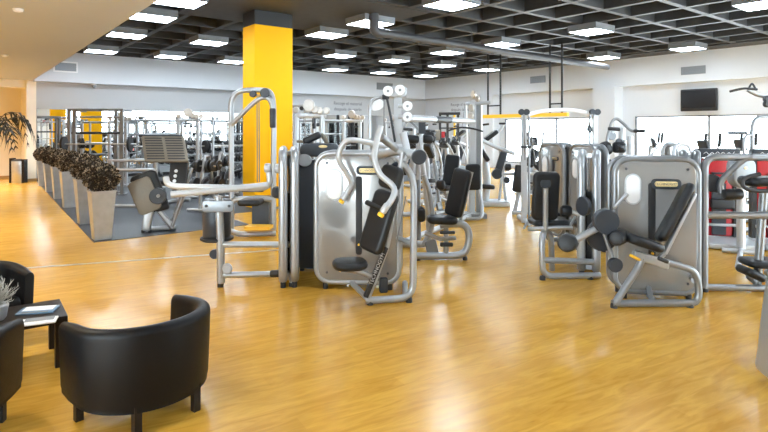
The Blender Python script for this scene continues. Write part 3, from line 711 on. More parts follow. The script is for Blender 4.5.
# frame machine at the far right, tower edge-on
c = P(703, 292, 6.05); c.z = 0
t = edge_machine('pulldown_frame', 'grey tube frame machine cut by the right edge, beside the leg extension', c+FW*.35+RT*.12, 60, .7, 1.46, .13, 'dark_silver')
s = Plane(G(735, 292), -3)
part(t, 'frame', MB().tube([fz(704, 290), sp(704.5, 200), sp(704.5, 157), sp(800, 157.5, .05)], .04, .14, 14), M['dark_silver'])
part(t, 'frame', MB().tube([sp(705, 215), sp(800, 215.5)], .04, 0, 14), M['dark_silver'])
part(t, 'frame', MB().tube([sp(704, 287), sp(800, 289)], .036, 0, 14), M['dark_silver'])
part(t, 'lever_arm', MB().tube([sp(721, 193, .05), sp(719.5, 182, .05), sp(743, 159, .02), sp(752, 157.5, 0)], .034, .08, 12), M['dark_silver'])
part(t, 'thigh_roller', MB().roller(sp(723, 194.5, -.02), sp(742, 194, -.02), .062), M['vinyl'])
part(t, 'frame', MB().tube([fz(757, 290, .1), sp(764, 190, .1)], .045, 0, 14), M['dark_silver'])
part(t, 'backrest', MB().pad(sp(742, 181, -.05), sp(790, 181, -.05), s.n, .34, .1, .045, .1), M['vinyl'])
part(t, 'hand_rail', MB().tube([sp(760, 174, -.25), sp(742, 178, -.25), sp(742.5, 187, -.25), sp(752, 191, -.25), sp(790, 191, -.25)], .022, .1, 12), M['rubber'])
part(t, 'seat', MB().pad(sp(743, 262, .12), sp(790, 263, .12), s.n, .36, .07, .03, .1), M['vinyl'])
part(t, 'foot_pad', MB().pad(sp(740, 268, .05), sp(762, 278, .05), s.n, .28, .09, .04, .08), M['vinyl'])
part(t, 'frame', MB().tube([sp(748, 276, .1), sp(757, 284, .1)], .03, 0, 10), M['dark_silver'])
part(t, 'pivot_disc', MB().disc(sp(712, 183, .1), s.n, .1, .06), M['char'])
feet(t, [sp(705, 293), sp(758, 294, .1)], .035)

# ================================================================== SECOND ROW
def zpt(px, py, D, z):
    p = P(px, py, D); p.z = z; return p
def fl(px, D): return zpt(px, 200, D, 0)
# charcoal tower machine behind the chest press
D0 = 7.05; c = fl(322, D0); s = Plane(c, 0)
t = thing('abdominal_machine', 'charcoal tower machine with small gold badge, half hidden behind the chest press', 'exercise machine', c)
part(t, 'shield', MB().slab((sp(300, 160)+sp(345, 266))/2, s.e, UP, rrect(.58, 1.38, .04), .28, .02), M['slate'])
part(t, 'console', MB().slab(sp(320, 150, -.1), s.e, UP, rrect(.50, .17, .08, 6), .2, .03), M['slate'])
b_ = part(t, 'badge', MB().slab(sp(323, 146.5, -.205), s.e, UP, ell(.055, .02), .012, .003), M['gold'])
part(t, 'frame', MB().tube([V((*sp(297, 260, -.05).xy, .05)), sp(297, 160, -.05), sp(306, 147, -.05), sp(318, 145, 0)], .036, .16, 12), M['silver'])
part(t, 'pivot_disc', MB().disc(sp(305, 160, -.17), s.n, .085, .06), M['pale'])
part(t, 'grip_pad', MB().pad(sp(304, 142, -.05), sp(321, 134, -.05), s.n, .2, .09, .03), M['vinyl'])
part(t, 'grip_arm', MB().tube([sp(297, 141.5, -.05), sp(306, 141, -.05)], .02).tube([sp(321, 134, 0), sp(326, 140, 0), sp(328, 148, .05)], .03, .05), M['tan'])
feet(t, [sp(302, 268, -.08), sp(342, 268, -.08), sp(302, 268, .1), sp(342, 268, .1)], .03, .09)

# centre seat machine (inner thigh)
c = G(445, 261); s = Plane(c, 2)
t = thing('thigh_machine', 'seat machine with upright black backrest on a looped silver frame, right of the chest press', 'exercise machine', c)
part(t, 'frame', MB().tube([sp(440, 225, .05), sp(462, 222.5, .05), sp(469, 230, .05), sp(469, 245, .05), V((*sp(463, 260, .05).xy, .06)), V((*sp(415, 261, .05).xy, .06))], .05, .16, 14), M['silver'], 'thick looped silver tube')
part(t, 'frame', MB().tube([sp(446, 258, .05), sp(446, 226, .05)], .035), M['silver'])
part(t, 'frame', MB().tube([sp(425, 233, .0), sp(440, 239, .0), sp(455, 238, .1)], .03), M['silver'])
part(t, 'weight_plate', MB().roller(sp(440, 244.5, .0), sp(453, 244.5, .0), .03), M['char'])
part(t, 'weight_plate', MB().roller(sp(440, 232.5, -.1), sp(455, 232.5, -.1), .022), M['char'])
part(t, 'carriage', MB().pad(sp(430, 240, .1), sp(434, 258, .1), s.e, .16, .05, .01), M['dark_silver'])
part(t, 'backrest', MB().pad(sp(452.5, 216, .05), sp(463.5, 169, .05), (s.n*.8-s.e*.6), .31, .085, .035, .06), M['vinyl'])
part(t, 'back_support', MB().tube([sp(460, 222, .12), sp(472, 172, .12)], .022), M['silver'])
part(t, 'seat', MB().pad(sp(427, 219, .05), sp(457, 220, .05), s.n, .34, .1, .045, .1), M['vinyl'])
part(t, 'knee_pad', MB().pad(sp(417, 214, -.05), sp(425, 214, -.05), s.n, .2, .2, .05, .04), M['vinyl'])
part(t, 'leg_arm', MB().tube(spline([sp(423, 246, .15), sp(432, 225, .16), sp(430, 195, .16), sp(424, 175, .16)]), .035), M['silver'])
part(t, 'leg_arm', MB().tube([sp(419, 240, -.05), sp(418, 180, .1)], .028), M['dark_silver'])
feet(t, [sp(465, 263, .05), sp(418, 264, .05)], .035)

# four-station pulley gym
DA, DB = 8.3, 11.2
A = fl(398, DA); B = fl(473, DB)
t = thing('multi_gym', 'tall white multi-station pulley gym with a long crossbeam behind the chest press', 'exercise machine', (A+B)/2)
d = (B-A).normalized(); sd = d.cross(UP)
part(t, 'column', MB().box(A+UP*1.2, (.12, .10, 2.4), RT, FW), M['pale'], smooth=False)
part(t, 'column', MB().box(B+UP*1.2-RT*.02, (.11, .10, 2.4), RT, FW), M['pale'], smooth=False)
part(t, 'column', MB().box(B+RT*.13+FW*.1+UP*1.18, (.09, .10, 2.36), RT, FW), M['dark_silver'], smooth=False)
part(t, 'crossbeam', MB().tube([A+UP*1.985, B+UP*1.985], .055, n=14), M['pale'])
part(t, 'beam_sleeve', MB().tube([(A+UP*1.985).lerp(B+UP*1.985, .42), (A+UP*1.985).lerp(B+UP*1.985, .62)], .062, n=14), M['char'])
part(t, 'head_block', MB().slab(P(395, 92, DA-.06), RT, UP, rrect(.36, .16, .05), .09, .02), M['pale'])
for px, py, r in ((388, 91, .078), (400, 90, .078), (407.5, 106, .075), (407.5, 117, .075)):
    w_ = part(t, 'pulley', MB().disc(P(px, py, DA-.14), FW, r, .04, .012, 24), M['white']); part(w_, 'hub', MB().disc(P(px, py, DA-.17), FW, .02, .03, .006, 12), M['vent'])
part(t, 'pulley_arm', MB().tube([P(398, 106, DA-.06), P(408, 106, DA-.06)], .03).tube([P(398, 117, DA-.06), P(408, 117, DA-.06)], .03), M['pale'])
part(t, 'loop_tube', MB().tube([P(369.5, 138, DA-.1), P(369.5, 105, DA-.1), P(374, 98, DA-.1), P(388, 96.5, DA-.05), P(398, 97, DA)], .026, .2, 12), M['silver'])
part(t, 'loop_cap', MB().roller(P(382, 97, DA-.08), P(389, 97, DA-.06), .04), M['char'])
part(t, 'pulley_cover', MB().slab(P(376.5, 105, DA-.05), (RT+UP*.3), (UP-RT*.3), ell(.12, .085), .03, .01), M['white'])
part(t, 'strap', MB().tube([P(387, 98, DA-.08), P(391, 118, DA-.1), P(395, 142, DA-.1)], .018), M['char'])
part(t, 'cable', MB().tube([P(384, 98, DA-.08), P(384, 170, DA-.08)], .007, n=6), M['cable'])
part(t, 'base_beam', MB().tube([A+UP*.06-RT*.5, A+UP*.06+RT*.4], .05, n=10), M['pale'])
part(t, 'base_beam', MB().tube([A+UP*.06, B+UP*.06], .045, n=10), M['pale'])
part(t, 'base_beam', MB().box(B+UP*.05, (.5, .4, .09), RT, FW), M['dark_silver'], smooth=False)
# seat with rollers on the near column
part(t, 'seat_post', MB().tube([P(421, 150, DA-.3), P(421, 128, DA-.3)], .035).tube([P(421, 150, DA-.3), P(427, 200, DA-.3), zpt(430, 200, DA-.2, .05)], .04, .1), M['pale'])
part(t, 'roller_joint', MB().box(P(422, 128, DA-.3), (.10, .1, .17), RT, FW), M['char'], smooth=False)
for u, v in ((406.5, 418.5), (423.5, 432)): part(t, 'roller_pad', MB().roller(P(u, 139, DA-.32), P(v, 139.5, DA-.28), .066), M['vinyl'])
for px, py, r in ((473.5, 94.5, .085), (477.5, 98.5, .07), (471.5, 108, .08), (471, 116, .08)):
    part(t, 'pulley', MB().disc(P(px, py, DB-.14), RT*.9+FW*.4, r, .05, .012, 20), M['steel'])
part(t, 'head_arm', MB().tube([P(465, 104, DB), P(490, 102.5, DB)], .04), M['silver'])
part(t, 'pull_bar', MB().tube(spline([P(447, 131, DB-.2), P(455, 128.5, DB-.2), P(462, 127.5, DB-.2), P(472, 128.5, DB-.2), P(483, 131.5, DB-.2)]), .02), M['rubber'])
part(t, 'cable', MB().tube([P(462, 127.5, DB-.2), P(465, 104, DB-.1)], .007, n=6), M['cable'])
part(t, 'guide_rail', MB().tube([P(466.5, 105, DB-.12), P(468, 212, DB-.12)], .016, n=8), M['steel'])
part(t, 'guide_rail', MB().tube([P(481.5, 105, DB-.12), P(481.5, 212, DB-.12)], .016, n=8), M['steel'])
part(t, 'seat_back', MB().pad(P(473, 190, DB-.25), P(473, 164, DB-.3), RT, .3, .1, .04), M['vinyl'])
part(t, 'foot_frame', MB().tube([P(479, 190, DB-.25), P(482, 205, DB-.35), zpt(482, 216, DB-.45, .05), zpt(465, 216, DB-.45, .05)], .035, .1), M['silver'])

# cable station right of the yellow pillar
Dc = 10.0
t = thing('cable_station', 'white cable station with round pulleys on its top bar, just right of the pillar', 'exercise machine', fl(309, Dc))
part(t, 'top_bar', MB().tube([P(295, 115.5, Dc), P(326, 115.5, Dc)], .05), M['pale'])
for px in (296, 322): part(t, 'post', MB().tube([P(px, 115, Dc), fl(px, Dc)], .05), M['silver'])
for px, py, r in ((309, 105.5, .115), (315, 109.5, .07), (320, 110.5, .065), (326.5, 110.5, .065), (296, 110, .06)):
    part(t, 'pulley', MB().disc(P(px, py, Dc-.06), FW+RT*.3, r, .05, .012, 20), M['steel'])
part(t, 'pulley_block', MB().box(P(314, 111.5, Dc), (.16, .07, .14), RT, FW), M['vent'], smooth=False)
for px in (304, 313.5, 318):
    part(t, 'cable', MB().tube([P(px, 117, Dc-.05), P(px, 124, Dc-.05)], .007, n=6), M['cable']); part(t, 'cable_stop', MB().roller(P(px, 123, Dc-.05), P(px, 126.5, Dc-.05), .03), M['char'])
part(t, 'base_beam', MB().tube([fl(292, Dc)+UP*.05, fl(326, Dc)+UP*.05], .05), M['silver'])

# lat pulldown in front of the pillar
Dl = 9.55; s = Plane(fl(252, Dl), -4)
t = thing('lat_pulldown', 'tall looped silver pulldown machine standing in front of the yellow pillar', 'exercise machine', fl(252, Dl))
part(t, 'frame', MB().tube([V((*sp(231.5, 220).xy, .05)), sp(231.5, 180), sp(231, 91), sp(262, 89.5), sp(272, 92, -.0), sp(274, 110, 0), sp(273.5, 175), V((*sp(273.5, 220).xy, .05))], .048, .28, 14), M['silver'], 'tall silver loop')
part(t, 'pull_arm', MB().tube([sp(231.5, 125, -.06), sp(246, 110, -.1), sp(259, 98, -.12), sp(268, 97, -.12), sp(272.5, 104, -.12), sp(272.8, 127, -.12)], .042, .14, 14), M['silver'])
part(t, 'arm_grip', MB().roller(sp(272.6, 108, -.12), sp(272.8, 128, -.12), .052), M['char'])
part(t, 'pulley', MB().disc(sp(265, 93, -.15), s.n, .085, .06), M['char'])
part(t, 'pulley', MB().disc(sp(253, 94, -.1), s.n, .06, .06), M['char'])
for px in (257, 259): part(t, 'cable', MB().tube([sp(px, 94, -.1), sp(px+.4, 182, -.1)], .009, n=6), M['cable'])
part(t, 'frame', MB().tube([sp(231, 203, -.1), sp(236, 199, -.1), sp(262, 198, -.1), sp(273, 200, 0)], .045, .1, 12), M['silver'])
part(t, 'frame', MB().tube([V((*sp(231, 210, -.2).xy, .06)), V((*sp(240, 220, -.5).xy, .06)), V((*sp(276, 226, -.35).xy, .06))], .045, .2, 12), M['silver'])
part(t, 'seat', MB().pad(sp(240, 202, -.25), sp(262, 202, -.25), s.n, .38, .1, .04), M['vinyl'])
part(t, 'thigh_pad', MB().roller(sp(241, 188, -.2), sp(264, 188, -.2), .07), M['char'])
part(t, 'weight_stack', MB().box(sp(262, 210, .1), (.3, .2, .5), s.e, s.n), M['char'], smooth=False)
part(t, 'step_board', MB().box(V((*sp(259, 219, -.45).xy, .18)), (.42, .26, .05), s.e, s.n), M['orange'], smooth=False)

# leg press at the front edge of the rubber floor
Dp = 9.6; s = Plane(G(160, 233), 8)
t = thing('leg_press', 'plate-loaded leg press with a wide grooved foot plate, behind the nearest planter', 'exercise machine', G(160, 233))
A_, B_, C_, D_ = sp(139, 137, .2), sp(183, 137, .25), sp(190, 161.5, -.05), sp(147.5, 161.5, -.1)
ex = ((B_-A_)+(C_-D_)).normalized(); ey = ((A_-D_)+(B_-C_)).normalized(); ctr = (A_+B_+C_+D_)/4; nn = ex.cross(ey)
W_, H_ = ((B_-A_).length+(C_-D_).length)/2, ((A_-D_).length+(B_-C_).length)/2
ey = (ey-ex*ey.dot(ex)*.35).normalized(); nn = ex.cross(ey).normalized()
fp = part(t, 'foot_plate', MB().slab(ctr, ex, ey, rrect(W_, H_, .03), .05, .012), M['tan'])
gm = MB()
for i in range(9):
    for h_ in (-1, 1): gm.box(ctr+ex*(W_*.235*h_)+ey*(H_*(i-4)/10)+nn*.024, (W_*.40, .02, .012), ex, ey, nn)
part(fp, 'grip_ribs', gm, M['char'], smooth=False)
part(t, 'plate_rim', MB().tube([A_+UP*.02, B_+UP*.02], .022), M['char'])
part(t, 'sled', MB().pad(sp(180, 160, .1), sp(178, 186, .0), s.e, .30, .14, .02), M['black_paint'])
for q in (0, 1, 2): part(t, 'sled_bolt', MB().disc(sp(176-q*.8, 171+q*5, -.08), s.n, .03, .02, .004, 12), M['pale'])
part(t, 'seat_back', MB().pad(sp(157, 211, .1), sp(142, 173, .1), s.e, .46, .10, .03), M['vinyl'])
part(t, 'back_panel', MB().pad(sp(151.5, 212, .0), sp(138, 179.5, .02), s.e, .40, .035, .01), M['tan'], 'tan panel below the seat back')
part(t, 'seat_cushion', MB().pad(sp(156, 209, .2), sp(169, 205, .25), s.n, .40, .1, .03), M['vinyl'])
part(t, 'frame', MB().pad(V((*sp(146, 234, .05).xy, .04)), sp(151, 200, .05), s.e, .15, .09, .02), M['silver'])
part(t, 'frame', MB().tube([V((*sp(146, 234, .1).xy, .05)), V((*sp(176, 222, .25).xy, .05))], .045), M['silver'])
part(t, 'frame', MB().tube([sp(154, 204, .15), V((*sp(173, 226, .15).xy, .06))], .05).tube([sp(176, 214, .2), sp(184, 192, .2)], .05), M['silver'])
part(t, 'guide_rail', MB().tube([V((*sp(172, 224, .05).xy, .1)), sp(192, 168, .05)], .03), M['dark_silver'])
part(t, 'guide_rail', MB().tube([V((*sp(172, 224, .45).xy, .1)), sp(192, 168, .45)], .03), M['dark_silver'])
part(t, 'weight_disc', MB().disc(sp(158, 196, -.15), s.n, .14, .07), M['char'])
part(t, 'weight_peg', MB().tube([sp(158, 196, -.26), sp(160, 195, .2)], .03), M['silver'])
part(t, 'pin', MB().roller(sp(172, 192, -.1), sp(177, 192, -.1), .05), M['char'])
feet(t, [sp(143, 237, .05), sp(150, 237, .05)], .03)

# far towers right of centre
def side_station(name, c, ang, lab, sd):
    t = thing(name, lab, 'exercise machine', c, None)
    p = tower(t, c, ang, .74, 1.50, .17, slot=.08, win=(-.17, 1.2, .07, .14), plate=(.14, 1.33, .2, .065), rim='dark_silver')
    part(t, 'frame', MB().tube([p.loc(.42, .06, -.02), p.loc(.42, .06, -.34), p.loc(.42, .40, -.34)], .035, .1), M['dark_silver'])
    part(t, 'seat', MB().pad(p.loc(.24, .45, -.28), p.loc(.56, .46, -.28), p.n, .28, .09, .04, .08), M['vinyl'])
    return t
side_station('hip_machine', fl(552, 9.1), -76, 'taupe shield machine behind the black backrest, left one of two rear towers', 1)
side_station('glute_machine', fl(583, 8.3), -80, 'taupe shield machine just behind the leg curl tower, right one of two rear towers', 1)
c = fl(682, 9.6); t = thing('rear_tower_machine', 'pale machine head showing above the right corner of the leg extension shield', 'exercise machine', c)
tower(t, c, 10, .34, 1.5, .3, slot=None, rim='pale')

# twin head-pad machine behind the leg extension
Dh = 9.3
t = thing('dip_machine', 'machine with two black pads and a wavy overhead bar, left behind the leg extension shield', 'exercise machine', fl(615, Dh))
part(t, 'overhead_bar', MB().tube(spline([P(606, 148, Dh), P(608, 135, Dh), P(612, 122, Dh), P(617, 119, Dh), P(624, 124, Dh), P(631, 130.5, Dh-.1), P(638, 131, Dh-.2)]), .026), M['dark_silver'])
part(t, 'bar_grip', MB().roller(P(634, 131, Dh-.15), P(645, 131, Dh-.3), .03), M['rubber'])
part(t, 'bar_grip', MB().roller(P(608, 128.5, Dh-.3), P(620, 129.5, Dh-.3), .03), M['rubber'])
part(t, 'column', MB().tube([P(622, 128, Dh+.1), fl(622, Dh+.1)], .055), M['pale'])
part(t, 'column', MB().tube([P(630, 136, Dh+.2), fl(630, Dh+.2)], .05), M['pale'])
part(t, 'shoulder_pad', MB().pad(P(603, 142, Dh-.2), P(608, 155, Dh-.2), RT, .2, .18, .07, .08), M['vinyl'])
part(t, 'shoulder_pad', MB().pad(P(619, 142, Dh-.2), P(619, 153, Dh-.2), RT, .21, .16, .06, .05), M['vinyl'])
part(t, 'backrest', MB().pad(P(611, 160, Dh-.15), P(606, 184, Dh-.3), RT, .24, .1, .04, .05), M['vinyl'])
part(t, 'pulley', MB().disc(P(612, 136, Dh), FW, .07, .04), M['vent'])
part(t, 'pulley', MB().disc(P(619, 142, Dh), FW, .06, .04), M['char'])
part(t, 'frame', MB().tube([P(608, 160, Dh-.1), P(606, 190, Dh-.1), zpt(605, 200, Dh-.1, .05), zpt(640, 200, Dh, .05)], .045, .12), M['silver'])
part(t, 'frame', MB().tube([P(612, 133, Dh), P(615, 128, Dh), P(621, 128, Dh+.1)], .03, .06).tube([P(625, 140, Dh), P(624, 150, Dh)], .03), M['pale'])

# big machine cowl cut by the right edge
c = P(836, 405, 3.50); c.z = 0; s = Plane(c, -10)
t = thing('cowled_machine', 'pale rounded machine cowl with two dark holes at the bottom right edge', 'exercise machine', c)
out = [(-.30, .0), (.25, 0), (.25, 1.05), (-.06, 1.05), (-.17, .95), (-.225, .62), (-.262, .30), (-.275, .14)]
oo = [(q.x, q.y) for q in fil([V((x, y, 0)) for x, y in out], .08, True)]
part(t, 'cowl', MB().slab(s.loc(0, .05, .2), s.e, UP, oo, .5, .06), M['silver'])
part(t, 'base_rim', MB().tube(spline([s.loc(-.28, .16, -.04), s.loc(-.295, .06, -.06), s.loc(-.2, .035, -.07), s.loc(.25, .03, -.07)]), .022), M['white'])
for z in (.42, .50): part(t, 'vent_hole', MB().disc(s.loc(-.19, z, -.05), s.n, .016, .012, .003, 12), M['char'])

# pulldown arm reaching in at the top right
Dq = 6.3
c = fl(792, Dq); t = thing('high_pulley', 'high silver pulley arm with a black bent bar, entering at the upper right edge', 'exercise machine', c)
part(t, 'column', MB().tube([c, P(792, 80, Dq)], .05), M['dark_silver'])
part(t, 'arm', MB().tube([P(748, 90, Dq), P(757, 95, Dq), P(768, 97, Dq), P(792, 96, Dq)], .024, .1), M['silver'])
part(t, 'pull_bar', MB().tube(spline([P(730, 91.5, Dq-.1), P(738, 89.5, Dq-.1), P(746, 88.5, Dq-.1), P(757, 89.5, Dq-.1)]), .014), M['rubber'])
part(t, 'hook', MB().tube(spline([P(748, 90, Dq), P(751, 84.5, Dq), P(753, 84.5, Dq), P(756, 90, Dq)]), .012), M['char'])
for py in (99, 104): part(t, 'pulley', MB().disc(P(767, py, Dq-.05), FW, .04, .05), M['char'])
part(t, 'base_beam', MB().tube([c+UP*.05-FW*.4, c+UP*.05+FW*.4], .05), M['dark_silver'])

# ================================================================== BACKGROUND
# incline press by the windows
Di = 13.0
t = thing('incline_press', 'white plate-loaded press with slanted black pads, standing before the left window', 'exercise machine', fl(493, Di))
part(t, 'base', MB().slab(zpt(493, 203, Di, .06), RT, FW, rrect(.75, .6, .1), .12, .03), M['pale'])
part(t, 'body', MB().tube(spline([zpt(485, 200, Di, .1), P(487, 180, Di), P(484, 160, Di), P(480, 145, Di)]), .09), M['pale'])
part(t, 'press_arm', MB().tube([P(479, 139, Di), P(498, 148, Di-.3), P(515, 154, Di-.4)], .05), M['pale'])
part(t, 'press_arm', MB().tube([P(488, 140, Di+.3), P(500, 130, Di+.3), P(504, 124, Di+.3)], .035), M['pale'])
part(t, 'backrest', MB().pad(P(478, 146, Di-.1), P(488, 161, Di-.1), FW, .3, .1, .03), M['vinyl'])
part(t, 'backrest', MB().pad(P(485, 140, Di), P(497, 131, Di), FW, .3, .1, .03), M['vinyl'])
part(t, 'lever', MB().pad(P(497, 175, Di-.4), P(504, 152, Di-.4), RT, .17, .1, .03), M['char'])
part(t, 'weight_disc', MB().disc(P(497, 174, Di-.47), FW, .12, .07), M['char'])
for px, py in ((507.5, 168), (506.5, 180)): part(t, 'weight_disc', MB().disc(P(px, py, Di), FW, .075, .1), M['char'])
part(t, 'handle', MB().roller(P(481, 125, Di), P(489, 124, Di), .025), M['rubber'])
part(t, 'handle', MB().roller(P(499, 123.5, Di), P(506, 123.5, Di), .025), M['rubber'])
part(t, 'frame', MB().tube([zpt(506, 200, Di, .06), P(503, 168, Di), P(500, 150, Di)], .035).tube([zpt(499, 200, Di, .06), P(503, 165, Di)], .03), M['pale'])
part(t, 'seat', MB().pad(P(480, 186, Di-.1), P(494, 187, Di-.1), FW, .3, .1, .03), M['vinyl'])
# back extension bench
De = 11.7
t = thing('back_extension_bench', 'A-framed bench with black pads beside the pulley crossover, left of the black backrest', 'exercise bench', fl(521, De))
part(t, 'leg', MB().tube([zpt(514.5, 212, De, .04), P(524, 172, De)], .045), M['silver'])
part(t, 'leg', MB().tube([zpt(527, 213, De, .04), P(525, 172, De)], .045), M['silver'])
part(t, 'base_beam', MB().tube([zpt(512, 213, De-.1, .04), zpt(532, 213, De-.1, .04)], .04), M['silver'])
part(t, 'backrest', MB().pad(P(520, 165, De-.1), P(516.5, 192, De-.1), RT, .2, .12, .04), M['vinyl'])
part(t, 'top_beam', MB().tube([P(502, 174, De), P(543, 173.5, De)], .035), M['pale'])
part(t, 'hip_pad', MB().pad(P(528, 166, De-.1), P(536, 150, De), RT, .2, .14, .05), M['vinyl'])
part(t, 'hip_pad', MB().pad(P(536, 168, De-.1), P(546, 160, De), RT, .2, .12, .04), M['vinyl'])
part(t, 'ankle_roller', MB().roller(P(505, 167, De), P(511, 167, De), .07), M['vinyl'])
# pulley crossover with arched top
Dx = 10.6
t = thing('cable_crossover', 'white pulley crossover with arched top beam in front of the left window', 'exercise machine', fl(560, Dx))
for u, n_ in ((524, 1), (595, -1)):
    part(t, 'column', MB().box((P(u, 112, Dx)+fl(u, Dx))/2, (.09, .09, P(u, 112, Dx).z), RT, FW), M['pale'], smooth=False)
    part(t, 'column', MB().tube([P(u+n_*5, 114, Dx+.1), fl(u+n_*5, Dx+.1)], .022), M['dark_silver'])
    for k in (-1, 1): part(t, 'pulley', MB().disc(P(u+k*2.6, 112, Dx-.08), FW, .06, .05), M['char'])
    part(t, 'foot_beam', MB().tube([fl(u, Dx)+UP*.05-FW*.4, fl(u, Dx)+UP*.05+FW*.4], .05), M['pale'])
part(t, 'arch_beam', MB().tube(spline([P(527, 115, Dx), P(540, 111.5, Dx), P(555, 110, Dx), P(570, 110, Dx), P(583, 112, Dx), P(592, 115, Dx)]), .04), M['white'])
for (a0, b0, a1, b1) in ((528, 115, 536, 165), (524, 115, 525, 160), (592, 114, 583, 142), (590, 114, 590, 125)):
    part(t, 'cable', MB().tube([P(a0, b0, Dx-.1), P(a1, b1, Dx-.1)], .011, n=6), M['cable'])
part(t, 'grip', MB().tube([P(590, 125, Dx-.1), P(588, 130, Dx-.1), P(590, 133, Dx-.1), P(592, 130, Dx-.1)], .014, .03, cyclic=True), M['char'])
part(t, 'handle_bar', MB().roller(P(520, 147, Dx-.1), P(531, 147, Dx-.1), .02), M['rubber'])
# amber training rail hung from the ceiling on black rods
q0 = wallX(483, 117, 15.2); q1 = wallX(568, 114, 15.2); zr = (q0.z+q1.z)/2; q0.z = q1.z = zr
t = thing('suspension_rail', 'amber training rail hanging on black rods from the ceiling by the windows', 'training rail', ((q0.x+q1.x)/2, (q0.y+q1.y)/2, ZRIB))
part(t, 'rail', MB().box((q0+q1)/2, (.12, (q1-q0).length, .12)), M['orange'], smooth=False)
for px in (488, 500.5, 550, 562):
    r_ = wallX(px, 115, 15.2); part(t, 'hanging_rod', MB().tube([V((15.2, r_.y, zr+.05)), V((15.2, r_.y, ZRIB))], .035, n=8), M['black_paint'])
for u, v, py in ((488, 500.5, 106), (550, 562, 104)):
    a = wallX(u, py, 15.2); b2 = wallX(v, py, 15.2); part(t, 'rung', MB().tube([a, V((b2.x, b2.y, a.z))], .025, n=8), M['black_paint'])
# two red consoles at the right
def red_machine(c, ang, lab, mark=True):
    p = Plane(c, ang); t = thing('red_training_console', lab, 'exercise machine', c, 'red and black training consoles')
    part(t, 'base_plate', MB().slab(p.loc(.05, .05, -.25), p.e, p.n, rrect(.75, .9, .08), .08, .02), M['pale'])
    part(t, 'red_panel', MB().slab(p.loc(0, .72, 0), p.e, UP, rrect(.46, 1.25, .04), .08, .02), M['red'])
    for q in (-.27, .27): part(t, 'side_rail', MB().box(p.loc(q, .74, 0), (.07, .14, 1.36), p.e, p.n), M['black_paint'], smooth=False)
    part(t, 'centre_track', MB().box(p.loc(.02, .62, -.06), (.2, .05, 1.0), p.e, p.n), M['char'], smooth=False)
    part(t, 'head_panel', MB().slab(p.loc(0, 1.43, -.03), p.e, UP, rrect(.62, .14, .03), .2, .02), M['char'])
    sc = [p.loc(-.22+.04*i, 1.43+.022*(1 if i % 2 else -1)*(.5+.5*((i*7) % 3)/2), -.135) for i in range(12)]
    part(t, 'head_lettering', MB().tube(spline(sc, 4), .0035, n=5), M['white'], 'white script lettering')
    part(t, 'pulley_box', MB().slab(p.loc(.05, .62, -.12), p.e, UP, rrect(.34, .16, .04), .12, .03), M['black_paint'])
    part(t, 'pulley_box', MB().slab(p.loc(.02, 1.02, -.1), p.e, UP, rrect(.22, .14, .04), .1, .03), M['red'])
    part(t, 'foot_bar', MB().tube([p.loc(-.3, .3, -.2), p.loc(.32, .3, -.2)], .025), M['silver'])
    part(t, 'warning_panel', MB().box(p.loc(.33, .8, -.03), (.04, .1, .9), p.e, p.n), M['white'], smooth=False)
    return t
r0 = fl(716, 8.8); red_machine(r0, -14, 'red and black training console behind the grey frame, right of the leg extension')
red_machine(fl(772, 8.6), -14, 'red and black training console cut by the right edge of the photo')
# grey shrouded cable arm between them
Dg = 8.0; t = thing('shrouded_machine', 'grey rounded shroud with small gold mark behind the grey tube frame', 'exercise machine', fl(740, Dg))
part(t, 'shroud', MB().slab(P(741, 172, Dg), RT, UP, [(x*1.0, y) for x, y in rrect(.34, .46, .15, 6)], .2, .04), M['vent'])
part(t, 'mark', MB().slab(P(746, 168, Dg-.105), RT, UP, ell(.025, .018), .01, .003), M['gold'])
part(t, 'stand', MB().tube([P(741, 186, Dg), fl(741, Dg)], .06), M['pale'])
part(t, 'floor_frame', MB().tube([fl(722, Dg)+UP*.04, fl(757, Dg-.2)+UP*.04], .035).tube([fl(741, Dg)+UP*.04, fl(738, Dg-1.0)+UP*.04], .035), M['pale'])
# cross trainers and bikes
def cross_trainer(name, lab, loc, ang, group):
    p = Plane(V((0, 0, 0)), ang); t = thing(name, lab, 'cardio machine', (0, 0, 0), group)
    part(t, 'base', MB().tube([p.loc(-.75, .06), p.loc(.7, .06)], .05).tube([p.loc(-.75, .05, -.3), p.loc(-.75, .05, .3)], .045).tube([p.loc(.7, .05, -.25), p.loc(.7, .05, .25)], .045), M['silver'])
    part(t, 'flywheel_cover', MB().disc(p.loc(.35, .42), p.n, .33, .2, .05, 28), M['vent'])
    part(t, 'flywheel_hub', MB().disc(p.loc(.35, .42, -.11), p.n, .12, .04), M['char'])
    part(t, 'mast', MB().tube([p.loc(.35, .5), p.loc(.25, 1.0), p.loc(.2, 1.42)], .05, .1), M['pale'])
    c_ = part(t, 'console', MB().slab(p.loc(.16, 1.48), p.n, (UP+p.e*.3), rrect(.34, .26, .05), .06, .02), M['char'])
    part(c_, 'console_screen', MB().slab(p.loc(.12, 1.5), p.n, (UP+p.e*.3), rrect(.24, .15, .02), .03, .008), M['screen'])
    for k in (-1, 1):
        part(t, 'swing_arm', MB().tube(spline([p.loc(.3, .35, k*.26), p.loc(.3, .9, k*.28), p.loc(.18, 1.25, k*.26), p.loc(0, 1.5, k*.24), p.loc(-.02, 1.7, k*.24)]), .024), M['silver'])
        part(t, 'arm_grip', MB().roller(p.loc(.0, 1.48, k*.24), p.loc(-.02, 1.74, k*.24), .03), M['rubber'])
        part(t, 'pedal_bar', MB().tube([p.loc(.3, .35+.1*k, k*.2), p.loc(-.6, .22, k*.2)], .03), M['silver'])
        part(t, 'pedal', MB().slab(p.loc(-.3, .32+.05*k, k*.2), p.e, p.n, rrect(.38, .17, .05), .05, .02), M['char'])
    return t
cx = cross_trainer('cross_trainer', 'silver cross trainer in the far middle, right behind the multi-station gym beam', None, 35, 'cross trainers at the back')
